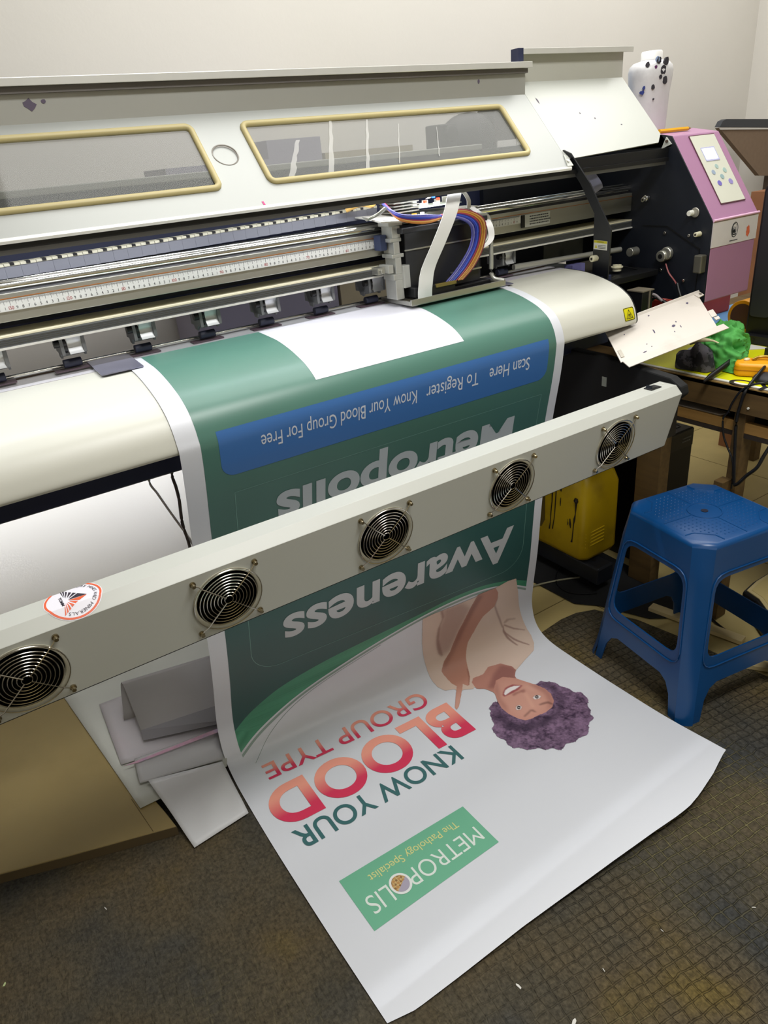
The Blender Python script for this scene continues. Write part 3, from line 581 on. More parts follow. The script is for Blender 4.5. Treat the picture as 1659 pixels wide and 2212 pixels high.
bm = new_bm(); mp_ = lambda x, z: (1.901+x, 1.1932, 1.066+z)
put(bm, shape2d([circ(0, 0, .0150, 40, .0195), circ(0, 0, .0127, 40, .0172)]), mp_)
put(bm, shape2d([circ(-.002, .001, .0105, 30, .0150), circ(-.001, .002, .0085, 30, .0125)]), mp_)
for k in range(3): put(bm, shape2d([[(-.006+k*.0042, .008-k*.001), (-.0042+k*.0042, .009-k*.001), (-.0035+k*.0042, -.006), (-.0053+k*.0042, -.007)]]), mp_)
put(bm, shape2d([[(-.009, .004), (-.0066, .005), (-.0066, -.018), (-.009, -.017)], [(.0, -.010), (.009, -.010), (.004, -.0165)]]), mp_)
put(bm, shape2d([circ(-.001, -.004, .0062, 20, .005)]), mp_)
x = -.018
while x < .018: l = random.uniform(.0015, .003); put(bm, shape2d([[(x, -.0285), (x+l, -.0285), (x+l, -.0255), (x, -.0255)]]), mp_); x += l+.0007
add('emblem', bm, mat('mark_black', '#33353a'), BD, fix=False)
bm = new_bm()
pts = [(1.962+.009*(.6+.6*random.random())*math.cos(2*math.pi*k/14), 1.1932, 1.054+.016*(.5+.6*random.random())*math.sin(2*math.pi*k/14)) for k in range(14)]
bm.faces.new([bm.verts.new(p) for p in pts]); add('orange_smear', bm, mat('smear_orange', '#d0684a', .6, noise=.2, nscale=90), BD, fix=False)
# slanted control panel
SA = Vector((0, 1.196, 1.098)); ST = Vector((0, .145, .207)).normalized(); SN = Vector((0, -ST.z, ST.y))
def sl(x, s, off=0): return Vector((x, 0, 0))+SA+ST*s+SN*off
def ss(y): return (y-1.196)/ST.y
bm = new_bm(); put(bm, shape2d([rrect(1.865, 1.971, ss(1.2205), ss(1.3355), .002, 3)]), lambda x, s: sl(x, s, .0005), thick=SN*.003); DP = add('keypad_panel', bm, mat('keypad_cream', '#cfd0c2', .45, noise=.02), CBX, bevel=.0006)
bm = new_bm(); put(bm, shape2d([rrect(1.8635, 1.9725, ss(1.219), ss(1.337), .002, 3), rrect(1.8655, 1.9705, ss(1.221), ss(1.335), .002, 3)]), lambda x, s: sl(x, s, .0008), thick=SN*.002); add('panel_gap', bm, mat('gap_brown', '#5a3340', .6), CBX)
bm = new_bm(); put(bm, shape2d([rrect(1.887, 1.939, ss(1.2935), ss(1.3125), .0015, 3)]), lambda x, s: sl(x, s, .0032), thick=SN*.0015); add('display', bm, mat('lit_display', '#dff0ff', .3, emit=.85), CBX)
bm = new_bm(); put(bm, shape2d([rrect(1.885, 1.943, ss(1.291), ss(1.3145), .0015, 3), rrect(1.887, 1.9385, ss(1.2935), ss(1.3125), .0015, 3)]), lambda x, s: sl(x, s, .0034), thick=SN*.0012); add('display_frame', bm, mat('frame_lilac', '#b6b6dc', .3), CBX)
for x, y, h, r in ((1.916, 1.281, '#9fb8b4', .0066), (1.942, 1.273, '#9fb8b4', .0072), (1.892, 1.272, '#94a4b8', .0070), (1.919, 1.263, '#8fa9ac', .0072), (1.945, 1.253, '#8f86c0', .0082), (1.896, 1.253, '#7066b8', .0078)):
    bm = new_bm(); put(bm, shape2d([circ(x, ss(y), r, 24)]), lambda a, b: sl(a, b, .0035), thick=SN*.0010); add('key', bm, mat('key'+h, h, .45), CBX)
# back rail / knobs on the side panel
knob('side_button', 1502, 459, 1.799, .013, .003, mat('washer', '#a5a298', .35, metal=.6), SP); knob('side_button_cap', 1495, 460, 1.797, .0075, .014, m_white, SP)
knob('nylon_spacer', 1512, 505, 1.799, .0065, .020, m_ivoryk, SP, m_stain)
knob('spindle', 1443, 547, 1.799, .0185, .012, m_alu, SP); knob('spindle_flange', 1431, 553, 1.790, .0165, .010, m_alu, SP, m_black)
knob('rail_bolt', 1399, 428, 1.799, .009, .012, m_chrome, SP, m_black); knob('rail_bolt_head', 1392, 431, 1.788, .0065, .008, m_chrome, SP, m_black)
for u, v in ((1437, 503), (1489, 509), (1428, 583), (1477, 606)): knob('panel_screw', u, v, 1.7995, .0042, .004, m_steel, SP)
bm = new_bm(); c = onx(1516, 566, 1.799); box(bm, 1.776, 1.799, c[1]-.014, c[1]+.010, c[2]-.026, c[2]+.020); add('interlock_latch', bm, mat('latch_metal', '#6c6a60', .4, metal=.6, noise=.1, nscale=30), SP, bevel=.003)
bm = new_bm(); tube(bm, [onx(1438, 570, 1.79), onx(1445, 590, 1.785), onx(1458, 608, 1.78), onx(1466, 625, 1.775)], .0022, 6, smooth=5); add('sensor_wire', bm, mat('wire_red_brown', '#8a4a4a', .5), SP, smooth=60)
bm = new_bm(); tube(bm, [onx(1463, 612, 1.777), onx(1466, 626, 1.773), onx(1470, 640, 1.77)], .0042, 8); add('wire_sleeve', bm, m_black, SP, smooth=60)
# feed roller shaft and capping station
bm = new_bm(); cyl(bm, (1.36, 1.47, 1.032), (1.74, 1.437, 1.026), .0075, 14); SH = add('capping_rod', bm, mat('rod_steel', '#b4b4ac', .3, metal=.6), PR, smooth=40)
c = Vector(onx(1375, 542, 1.77)); bm = new_bm(); cyl(bm, c, c+Vector((-.03, 0, 0)), .012, 18); add('rod_collar', bm, m_alu, SH, smooth=40, bevel=.001)
bm = new_bm(); box(bm, 1.36, 1.80, 1.603, 1.606, .99, 1.10); add('inner_back', bm, m_dark, PR); bm = new_bm(); box(bm, 1.60, 1.765, 1.60, 1.6025, .995, 1.062); add('inner_plate', bm, mat('inner_plate_grey', '#7c7e78', .5, noise=.1, nscale=20, metal=.3, dirt='#34343a', dirt_scale=18, dirt_amt=.5), PR)
bm = new_bm(); box(bm, 1.56, 1.79, 1.34, 1.50, .955, .972); cs = add('capping_station', bm, m_black, PR, bevel=.002)
bm = new_bm(); box(bm, 1.60, 1.78, 1.50, 1.506, .965, 1.0); add('capping_back', bm, mat('capping_back_metal', '#5f5a50', .4, metal=.4), cs)
for u, v, X in ((1333, 572, 1.68), (1385, 582, 1.77)):
    c = Vector(onx(u, v, X)); bm = new_bm(); cyl(bm, c, c+Vector((0, 0, -.016)), .012, 20); cyl(bm, c+Vector((0, 0, -.004)), c+Vector((0, 0, -.007)), .0165, 20); add('capping_gear', bm, m_ivoryk, cs, smooth=40)
bm = new_bm(); tube(bm, [onx(1335, 573, 1.68), onx(1390, 585, 1.78)], .0022, 6); add('capping_belt', bm, m_black, cs)
bm = new_bm(); cyl(bm, onx(1318, 602, 1.62), onx(1367, 590, 1.72), .0028, 10); add('capping_pin', bm, m_chrome, cs, smooth=40)
bm = new_bm(); c = onx(1386, 634, 1.66); box(bm, c[0]-.022, c[0]+.022, c[1]-.02, c[1]+.03, c[2]-.06, c[2]+.008); mo = add('pump_motor', bm, m_black, PR, bevel=.002)
bm = new_bm(); box(bm, c[0]-.024, c[0]+.024, c[1]-.022, c[1]+.030, c[2]+.008, c[2]+.011); box(bm, c[0]+.004, c[0]+.008, c[1]-.023, c[1]-.020, c[2]-.05, c[2]+.010); add('motor_bracket', bm, mat('bracket_tan', '#8f8674', .4, metal=.4, noise=.1), mo)
bm = new_bm(); tube(bm, [onx(1402, 655, 1.68), onx(1402, 642, 1.68), onx(1407, 636, 1.68), onx(1417, 638, 1.69), onx(1430, 650, 1.70)], .0035, 8, smooth=5); add('pump_tube', bm, mat('tube_grey', '#8c8588', .4), PR, smooth=60)
bm = new_bm(); tube(bm, [onx(1405, 652, 1.70), onx(1415, 643, 1.70), onx(1425, 646, 1.71), onx(1440, 655, 1.72)], .0045, 8, smooth=5); add('pump_hose', bm, m_black, PR, smooth=60)
bm = new_bm(); c = onx(1276, 402, 1.60); 
ribbon(bm, [onx(1262, 362, 1.60), onx(1275, 378, 1.60), onx(1290, 400, 1.60), onx(1293, 412, 1.60)], (.03, 0, .012), .001); add('white_cable_loop', bm, mat('flat_cable_grey', '#9a9cb4', .4), PR)
bm = new_bm(); box(bm, 1.55, 1.60, 1.44, 1.47, .985, 1.01); add('lilac_block', bm, mat('lilac', '#6c6a9a', .4, noise=.2, nscale=40), PR)
# --- stand: column, foot, dryer arm
bm = new_bm(); box(bm, 1.30, 1.685, 1.66, 1.72, .10, .98); ST_ = add('stand_column', bm, m_blackm, PR, bevel=.003)
bm = new_bm(); box(bm, 1.540, 1.612, 1.285, 2.02, .038, .100); F_ = add('stand_foot', bm, m_dark, PR, bevel=.006)
bm = new_bm(); cyl(bm, (1.575, 1.335, .100), (1.575, 1.335, .1012), .008, 16); add('foot_bolt', bm, m_black, F_)
for y in (1.36, 1.93):
    bm = new_bm(); cyl(bm, (1.563, y, .020), (1.587, y, .020), .020, 18); cyl(bm, (1.575, y, .03), (1.575, y, .04), .012, 12); add('caster', bm, m_black, F_, smooth=40)
bm = new_bm(); prism(bm, [(1.452, .992, .757), (1.452, .998, .777), (1.452, 1.03, .793), (1.452, 1.237, .811), (1.452, 1.58, .815), (1.452, 1.58, .52), (1.452, 1.15, .60)], (.028, 0, 0)); DA = add('dryer_arm', bm, m_blackm, PR, bevel=.004)
bm = new_bm(); box(bm, 1.4535, 1.4795, 1.04, 1.57, .8125, .8145); 
bm.free()
bm = new_bm(); box(bm, 1.4508, 1.4522, 1.2185, 1.2335, .733, .758); add('number_tag', bm, mat('tag_grey', '#9aa096', .5, noise=.15, nscale=60), DA)
bm = new_bm(); box(bm, 1.46, 1.56, 1.52, 1.56, .79, .84); c = onx(1245, 765, 1.5); 
add('inner_bracket', bm, mat('bracket_brown', '#5a4540', .6), DA)
# --- open service flap at the right
bm = new_bm(); A0, A1, B1, B0 = Vector(ony(1304, 712, 1.25)), Vector(ony(1505, 636, 1.205)), Vector(ony(1548, 706, 1.10)), Vector(ony(1341, 784, 1.13))
FN = (A1-A0).cross(B0-A0).normalized(); FN = -FN if FN.z < 0 else FN; _r = Vector(ray(1548, 706)); _c = Vector(CAM); B1 = _c+_r*((A0-_c).dot(FN)/_r.dot(FN)); prism(bm, [A0, A1, B1, B0], FN*.002); FL = add('service_flap', bm, mat('flap_paint', '#cfc8bf', .45, noise=.03, nscale=5, dirt='#9c9184', dirt_scale=7, dirt_amt=.35), PR)
dn = (B0-A0).normalized(); rt = (B1-B0).normalized()
bm = new_bm(); C0, C1 = B0+rt*.008-dn*.0, B1+rt*.012
prism(bm, [B0+rt*.006, B1+rt*.022, B1+rt*.022+Vector((0, -.017, -.008)), B0+rt*.006+Vector((0, -.020, -.010))], FN*.002); add('flap_return', bm, mat('flap_paint', '#cfc8bf'), FL)
bm = new_bm(); prism(bm, [A0, A1+rt*.012, A1+rt*.012+Vector((0, .004, .007)), A0+Vector((0, .004, .007))], (0, .0015, .0008)); add('flap_lip', bm, mat('flap_paint', '#cfc8bf'), FL)
bm = new_bm(); prism(bm, [A1-rt*.012+FN*.002, A1+rt*.010+FN*.002, A1+rt*.016+dn*.018+FN*.002, A1-rt*.004+dn*.022+FN*.002], FN*.003); t_ = add('flap_tab', bm, mat('flap_paint', '#cfc8bf'), FL, bevel=.0008)
bm = new_bm(); c = A1+rt*.006+dn*.010+FN*.0055; cyl(bm, c, c+FN*.001, .004, 12); add('tab_hole', bm, mat('hole_brown', '#6c665c', .5), FL)
bm = new_bm(); c = A1+(B1-A1)*.55; prism(bm, [c, c+rt*.018, c+rt*.018+dn*.030, c+dn*.030], FN*.002); prism(bm, [c+dn*.034+rt*.004, c+dn*.034+rt*.020, c+dn*.046+rt*.020, c+dn*.046+rt*.006], FN*.002); add('edge_tab', bm, mat('flap_paint', '#cfc8bf'), FL)
bm = new_bm(); c = A0+(B0-A0)*.70+rt*.006; prism(bm, [c+FN*.0022, c+rt*.010+FN*.0022, c+rt*.010+dn*.030+FN*.0022, c+dn*.030+FN*.0022], FN*.0015); add('flap_catch', bm, mat('catch_metal', '#9c978c', .35, metal=.7), FL)
bm = new_bm()
for k, (u_, v_, a, b_) in enumerate(((.42, .55, .0022, .012), (.66, .52, .002, .004), (.62, .60, .006, .006), (.68, .68, .0018, .008), (.60, .75, .0015, .003), (.30, .80, .0022, .0022), (.33, .90, .002, .002), (.25, .97, .008, .002), (.86, .15, .004, .005), (.45, .10, .003, .003), (.15, .35, .002, .003))):
    c = A0+(A1-A0)*u_; e = B0+(B1-B0)*u_; c = c+(e-c)*v_+FN*.0025; n = 9
    bm.faces.new([bm.verts.new(c+rt*a*(.6+.5*random.random())*math.cos(2*math.pi*q/n)+dn*b_*(.6+.5*random.random())*math.sin(2*math.pi*q/n)) for q in range(n)])
add('ink_splash', bm, m_inkd, FL, fix=False)
bm = new_bm(); box(bm, -1.05, 1.25, 1.622, 1.636, .935, .950); add('rear_fill_tube', bm, mat('fill_tube_glow', '#f4f6ff', .5, emit=1.2), PR)  # glowing bar added to go with the rear fill lamp
# things visible behind the lid windows, part of the machine's rear
bm = new_bm(); box(bm, PX0, 1.10, 1.80, 1.86, 1.265, 1.285); add('rear_media_bar', bm, m_cover, PR); bm = new_bm(); box(bm, 1.02, 1.05, 1.61, 1.80, 1.262, 1.28); box(bm, -.8, -.77, 1.61, 1.80, 1.262, 1.28); add('rear_bar_arm', bm, m_dark, PR)
# hanging cables below the lower beam
bm = new_bm(); tube(bm, [(.352, 1.592, .84), (.352, 1.592, .76)]+[tuple(ony(u, v, 1.59)) for u, v in ((322, 1038), (340, 1066), (360, 1095), (385, 1130), (410, 1165), (425, 1200), (440, 1300))], .003, 6, smooth=5); add('hanging_cable', bm, mat('cable_white', '#c0bab4', .5), PR, smooth=60)
bm = new_bm(); tube(bm, [(.40, 1.592, .84), (.40, 1.592, .76)]+[tuple(ony(u, v, 1.59)) for u, v in ((371, 1022), (380, 1052), (387, 1080), (392, 1120), (398, 1145), (409, 1178), (425, 1260))], .004, 6, smooth=5); add('hanging_cable', bm, mat('cable_brown', '#4a403a', .5), PR, smooth=60)
# ================================================================ DRYER BAR
DB = thing('fan_dryer_bar', 'long pale grey dryer bar with round fans in front of the banner', 'dryer', (.45, 1.0, .71))
BX0, BX1 = -.62, 1.418
FA_ = Vector((0, .9700, .7745)); FB_ = Vector((0, .9925, .6445)); FT = (FA_-FB_).normalized(); FNm = Vector((0, -FT.z, FT.y)); FL_ = (FA_-FB_).length
def ff(x, s, off=0): return Vector((x, 0, 0))+FB_+FT*s+FNm*off
fans = [-.340+.3092*k for k in range(6)]; fs = .066
bm = new_bm(); put(bm, shape2d([[(BX0, 0), (1.400, 0), (BX1, FL_), (BX0, FL_)]]+[circ(x, fs, .0535, 48) for x in fans]), lambda x, s: ff(x, s), thick=-FNm*.0015)
add('front_sheet', bm, m_bar, DB, label='front face with a row of round openings')
bm = new_bm(); prism(bm, [(BX0, .9700, .7745), (BX0, .9880, .7920), (BX0, 1.0330, .7920), (BX0, 1.0330, .7900), (BX0, .9890, .7900), (BX0, .9716, .7735)], (BX1-BX0, 0, 0)); add('top_sheet', bm, m_bar, DB, bevel=.0006)
bm = new_bm(); box(bm, BX0, BX1, 1.0315, 1.0330, .6445, .790); add('back_sheet', bm, m_blackm, DB)
bm = new_bm(); prism(bm, [(BX1-.0015, .9700, .7745), (BX1-.0015, .9880, .7920), (BX1-.0015, 1.0330, .7920), (1.400, 1.0330, .6445), (1.400, .9925, .6445)], (.0015, 0, 0)); add('end_plate', bm, m_bar, DB)
bm = new_bm(); box(bm, BX0, 1.40, .9935, 1.0325, .6425, .6445); add('bottom_edge', bm, m_black, DB)
bm = new_bm(); box(bm, BX0, 1.40, 1.024, 1.0310, .6460, .788); add('inner_liner', bm, m_blackm, DB)
def make_fan(name):
    f = add(name, (lambda b: (lathe(b, [(.0535, 0), (.0585, .0), (.0585, .002), (.0535, .002), (.0535, -.020), (.0525, -.020), (.0525, 0)], n=48), b)[-1])(new_bm()), mat('fan_ring', '#bdbaa8', .35, metal=.2), DB, world=False, smooth=50)
    bm = new_bm(); cyl(bm, (0, 0, -.018), (0, 0, -.008), .019, 24)
    for k in range(7):
        a = 2*math.pi*k/7; P = []
        for r_, da, z0 in ((.018, -.25, -.016), (.050, -.10, -.017), (.050, .45, -.009), (.018, .35, -.009)): P.append((r_*math.cos(a+da), r_*math.sin(a+da), z0))
        prism(bm, P, (0, 0, .0015))
    add('fan_rotor', bm, m_blackm, f, world=False)
    bm = new_bm()
    for k in range(9): tube(bm, [(r_*math.cos(t), r_*math.sin(t), .0055) for r_ in [(.0075, .0135, .0195, .0255, .0315, .0375, .0435, .0495, .0585)[k]] for t in [2*math.pi*q/40 for q in range(40)]], .00085 if k < 8 else .0011, 5, cyc=True)
    for k in range(4):
        a = math.pi/4+k*math.pi/2; c, s_ = math.cos(a), math.sin(a)
        tube(bm, [(.0065*c, .0065*s_, .0068), (.058*c, .058*s_, .0068), (.066*c+.002*s_, .066*s_, .004), (.0735*c, .0735*s_, .004)], .0010, 5)
    add('wire_grille', bm, m_steel, f, world=False, smooth=60)
    for k in range(4):
        a = math.pi/4+k*math.pi/2; c, s_ = .0742*math.cos(a), .0742*math.sin(a)
        bm = new_bm(); cyl(bm, (c, s_, 0), (c, s_, .003), .0050, 14); cyl(bm, (c, s_, .003), (c, s_, .009), .0036, 12, .0032); add('screw', bm, mat('brass_screw', '#a89c80', .25, metal=1), f, world=False, smooth=40)
    return f
fan0 = make_fan('cooling_fan')
basis = Matrix((( -1, 0, 0), (0, 0, 0), (0, 0, 0)))
Rm = Matrix.Identity(3); ex = Vector((1, 0, 0)); Rm = Matrix((ex, FT, FNm)).transposed()
for i, x in enumerate(fans):
    f = fan0 if i == 0 else copy_tree(fan0, None, DB)
    f.location = ff(x, fs, .0002)-Vector((.45, 1.0, .71)); f.rotation_euler = Rm.to_euler()
# rocker switch
bm = new_bm(); box(bm, 1.348, 1.384, 1.001, 1.024, .792, .7945); sw = add('rocker_switch', bm, m_black, DB, bevel=.0015)
bm = new_bm(); prism(bm, [(1.352, 1.004, .794), (1.380, 1.004, .794), (1.380, 1.004, .7955), (1.366, 1.004, .7955), (1.354, 1.004, .8015)], (0, .017, 0)); add('rocker', bm, mat('rocker_grey', '#24262a', .3), sw)
bm = new_bm(); cyl(bm, (1.403, 1.013, .792), (1.403, 1.013, .7935), .0018, 10); add('end_screw', bm, m_white, DB)
bm = new_bm(); box(bm, 1.4185, 1.4515, 1.0, 1.025, .655, .77); add('hinge_block', bm, m_black, DB)
bm = new_bm(); cyl(bm, (1.417, .9915, .735), (1.426, .9915, .735), .006, 10); add('red_knob', bm, mat('knob_red', '#7c1c20', .4), DB)
# round sticker wrapping over the top edge
UC, VC, RAD = .0619, .0287, .0412      # centre along X, distance along the sheet from the back edge, radius
def sheet_pt(x, v, off):
    v = max(v, 0.0)
    if v <= .045: return Vector((x, 1.0330-v, .7920+off))
    d = v-.045; return Vector((x, .9880-d*.717-off*.7, .7920-d*.697+off*.7))
def stk(off): return lambda a, b: sheet_pt(UC+a, VC-b, off)
def clipback(V, Fc):
    bm_ = new_bm(); vs = [bm_.verts.new((v[0], v[1], 0)) for v in V]
    for f in Fc:
        try: bm_.faces.new([vs[i] for i in f])
        except ValueError: pass
    bmesh.ops.bisect_plane(bm_, geom=bm_.verts[:]+bm_.edges[:]+bm_.faces[:], plane_co=(0, VC, 0), plane_no=(0, 1, 0), clear_outer=True)
    bmesh.ops.bisect_plane(bm_, geom=bm_.verts[:]+bm_.edges[:]+bm_.faces[:], plane_co=(0, VC-.045, 0), plane_no=(0, 1, 0))
    bm_.verts.index_update(); r = (np.array([tuple(v.co)[:2] for v in bm_.verts]).reshape(-1, 2), [tuple(v.index for v in f.verts) for f in bm_.faces]); bm_.free(); return r
bm = new_bm(); put(bm, clipback(*shape2d([circ(0, 0, RAD, 64)])), stk(.0005)); STK = add('round_sticker', bm, mat('sticker_lilac_white', '#dedce4', .35), DB, fix=False, label='round white sticker with orange ring')
bm = new_bm(); put(bm, clipback(*shape2d([circ(0, 0, .0400, 64), circ(0, 0, .0370, 64)])), stk(.0009))
AP, UP_, LO_, CE = [Vector((*p, 0)) for p in ((.0185, -.003), (-.0134, .0344), (-.0191, -.0297), (-.0110, -.001))]
def rays(bmx, A_, E_):
    for t0, t1 in ((0, .33), (.38, .50), (.55, .65), (.70, .78), (.82, .89), (.93, 1.0)):
        p, q = A_+(E_-A_)*t0, A_+(E_-A_)*t1; i_ = CE+((p+q)/2-CE)*(.30 if t0 else .16)
        put(bmx, clipback(*shape2d([[tuple(p[:2]), tuple(q[:2]), tuple(i_[:2])]])), stk(.0009))
rays(bm, AP+Vector((.0005, -.0004, 0)), LO_)
add('orange_print', bm, mat('sticker_orange', '#d8582a', .4), STK, fix=False)
bm = new_bm(); rays(bm, AP+Vector((.0005, .0004, 0)), UP_)
def arc_text(txt, r, a_start, a_end, h):
    W = [text2d(c) if c != ' ' else None for c in txt]; wd = [(w_[0][:, 0].max()-w_[0][:, 0].min()+.1) if w_ else .38 for w_ in W]; T = sum(wd); s_ = (a_end-a_start)/T; a = a_start
    for w_, d_ in zip(W, wd):
        if w_:
            V, Fc = w_; x0 = V[:, 0].min(); am = a+s_*d_/2; up = Vector((math.cos(am), math.sin(am))); tn = Vector((math.sin(am), -math.cos(am)))
            P = np.array([tuple(up*(r+q[1]*h/.73)+tn*((q[0]-x0-(d_-.1)/2)*abs(s_)*r)) for q in V])
            put(bm, clipback(P, Fc), stk(.0010))
        a += s_*d_
arc_text('ORE MINES AND MINERALS', .0292, math.radians(72), math.radians(-116), .0052)
V, Fc = text2d('TOMM', .03); V = V/np.array([V[:, 0].max(), .73]); P = np.array([(-.0186+y*.0042+x*.0008, .0140-x*.0270) for x, y in V]); put(bm, clipback(P, Fc), stk(.0010))
add('dark_print', bm, mat('sticker_dark', '#2a2030', .4), STK, fix=False)

# ================================================================ THE BANNER
BL = [(.311,1.52,1.0100),(.311,1.45,1.0075),(.311,1.41,1.0055),(.311,1.37,1.0025),(.311,1.318,.9925),(.311,1.2665,.9765),(.311,1.239,.9625),(.311,1.2205,.948),(.311,1.206,.926),(.311,1.1982,.903),(.311,1.1965,.884),(.311,1.214,.812),(.309,1.248,.685),(.306,1.276,.55),(.304,1.298,.42),(.301,1.334,.28),(.298,1.372,.16),(.296,1.385,.085),(.292,1.362,.034),(.289,1.31,.011),(.286,1.22,.0075),(.284,1.06,.007),(.285,.85,.007),(.289,.645,.0065)]
BR = [(1.268,1.52,1.0100),(1.268,1.45,1.0075),(1.268,1.41,1.0055),(1.268,1.37,1.0025),(1.268,1.318,.9925),(1.268,1.2665,.9765),(1.268,1.239,.9625),(1.268,1.2205,.948),(1.268,1.206,.926),(1.268,1.1982,.903),(1.268,1.1965,.884),(1.268,1.206,.812),(1.267,1.230,.685),(1.265,1.249,.55),(1.263,1.261,.42),(1.261,1.272,.28),(1.258,1.284,.17),(1.253,1.284,.10),(1.250,1.262,.042),(1.248,1.21,.014),(1.247,1.11,.008),(1.246,.95,.008),(1.245,.80,.012),(1.243,.652,.030)]
CL = np.array([tuple(p) for p in smooth_pts(BL, 12)]); CR = np.array([tuple(p) for p in smooth_pts(BR, 12)])
MM = .5*(CL+CR); SS = np.concatenate([[0], np.cumsum(np.linalg.norm(np.diff(MM, axis=0), axis=1))]); BW = .957; BLEN = SS[-1]
def banner_pts(u, s, off=0):
    """u across (m, 0..BW), s along (m) -> 3D, arrays; off = offset along the outward normal"""
    u = np.asarray(u, float)/BW; s = np.asarray(s, float); i = np.clip(np.searchsorted(SS, s)-1, 0, len(SS)-2); t = ((s-SS[i])/(SS[i+1]-SS[i]))[:, None]
    l = CL[i]*(1-t)+CL[i+1]*t; r = CR[i]*(1-t)+CR[i+1]*t; p = l*(1-u[:, None])+r*u[:, None]
    fl = np.clip((s-1.35)/.25, 0, 1)     # gentle waves where it lies on the floor
    p[:, 2] += fl*.0016*np.sin(s*6+.6)**2
    if np.any(off):
        ts = (CL[i+1]-CL[i])*(1-u[:, None])+(CR[i+1]-CR[i])*u[:, None]; ts /= np.linalg.norm(ts, axis=1)[:, None]; n = np.cross(ts, np.array([1., 0, 0])); n /= np.linalg.norm(n, axis=1)[:, None]; p = p+n*off
    return p
def end_s(u): return np.interp(np.asarray(u), [0, .052, .154, .298, .376, .534, .65, .72, .759, .80, .872, .952], [1.924, 1.935, 1.939, 1.943, 1.948, 1.959, 1.969, 1.977, 1.979, 1.974, 1.958, 1.931])
BV, BF, BC = [], [], []; nv = 0
def b_add(V, Fc, col, off):
    """V = (u,s) array, col = single colour or array"""
    global nv
    V = np.asarray(V, float); P = banner_pts(V[:, 0], V[:, 1], off); BV.append(P)
    c = np.array(col, float); c = np.tile(c, (len(V), 1)) if c.ndim == 1 else c
    BC.append(c[:, :3]); BF.extend([tuple(i+nv for i in f) for f in Fc]); nv += len(V)
def srgb(h): return np.array(lin(h))
# base sheet
nu, ns = 60, 330; u_ = np.linspace(0, BW, nu); V = []; 
ext = 0
for k in range(ns):
    t = k/(ns-1)
    for u in u_:
        e = float(end_s(u)); V.append((u, .0+t*e))
Fc = [(k*nu+j, k*nu+j+1, (k+1)*nu+j+1, (k+1)*nu+j) for k in range(ns-1) for j in range(nu-1)]
b_add(V, Fc, srgb('#d8dbe2'), 0.0)
def cols(V, fn): return np.array([fn(x, y) for x, y in V])
def art(outl, col, off, step=.012):
    V, Fc = cut2d(*shape2d(outl), 1, step); b_add(V, Fc, col if not callable(col) else cols(V, col), off)
SH1, SH2, SH3, SH4 = .0004, .0008, .0012, .0016
# dark green field with its curved lower border
curve_o = [(.040, 1.250), (.09, 1.218), (.154, 1.186), (.23, 1.152), (.31, 1.124), (.43, 1.090), (.557, 1.062), (.66, 1.050), (.75, 1.050), (.82, 1.062), (.88, 1.084), (.930, 1.112)]
curve_i = [(.040, 1.190), (.09, 1.148), (.159, 1.1085), (.23, 1.088), (.31, 1.073), (.43, 1.060), (.557, 1.048), (.66, 1.036), (.75, 1.036), (.82, 1.048), (.88, 1.066), (.930, 1.090)]
def cs(c): return [(p.x, p.y) for p in smooth_pts([(a, b, 0) for a, b in c], 5)]
co_, ci_ = cs(curve_o), cs(curve_i)
G1, G2 = srgb('#558072'), srgb('#2f5652')  # lit green above, shaded green below, painted into the print as a gradient
def greenf(x, y): t = min(1, max(0, (y-.25)/.55)); n = .02*math.sin(x*40+y*13); return (G1*(1-t)+G2*t)*(1+n)
art([[(.040, .052), (.930, .052)]+ci_[::-1]], greenf, SH1)
def swoosh(x, y): 
    k = .5+.5*math.sin((y-np.interp(x, [p[0] for p in ci_], [p[1] for p in ci_]))*170); return srgb('#4f9a78')*(1-k)+srgb('#3c8364')*k
art([ci_+co_[::-1]], swoosh, SH1, .006)
ln = [(a, b+.006) for a, b in co_]; art([ln+[(a, b+.0075) for a, b in ln[::-1]]], srgb('#8fa39a'), SH1)
ln2 = cs([(.062, 1.290), (.12, 1.235), (.20, 1.185), (.30, 1.145), (.45, 1.103)]); art([ln2+[(a, b+.0016) for a, b in ln2[::-1]]], srgb('#7b8f88'), SH1)
# white square (the printed code itself is left out)
art([[(.2995, .052), (.671, .052), (.671, .3105), (.2995, .3105)]], srgb('#dcdce4'), SH2)
# blue bar, rounded at its far corners
art([rrect(.0735, .9055, .3555, .4535, .028, 8, (1, 1, 0, 0))], srgb('#3c6cab'), SH2)
# thin frame
fo = rrect(.0945, .9005, .494, 1.018, .075, 12, (1, 1, 0, 0)); fi = rrect(.0957, .8993, .4952, 1.0168, .074, 12, (1, 1, 0, 0)); art([fo, fi], srgb('#6f9a90'), SH2)
CAPH = text2d('H')[0][:, 1].max()
def btext(txt, u0, u1, s0, h, col, off=SH3, bold=0.0, drop=0.0, step=.010):
    """text read from u0 (start) towards u1, letter tops towards larger s"""
    V, Fc = text2d(txt, bold); x0, x1 = V[:, 0].min(), V[:, 0].max(); U = u0+(V[:, 0]-x0)/(x1-x0)*(u1-u0); Sv = s0+V[:, 1]/CAPH*h
    V2 = np.stack([U, Sv], 1); V2, Fc = cut2d(V2, Fc, 1, step)
    if drop: V2[:, 1] += drop*np.clip((u0-V2[:, 0])/abs(u1-u0), 0, 1)
    b_add(V2, Fc, col if not callable(col) else cols(V2, col), off)
btext('Scan Here', .845, .722, .3855, .030, srgb('#cfd6e2')); btext('To Register', .690, .545, .3855, .030, srgb('#cfd6e2')); btext('Know Your Blood Group For Free', .520, .157, .3855, .030, srgb('#cfd6e2'))
btext('Metropolis', .820, .182, .535, .085, srgb('#b4bdc2'), bold=.03)
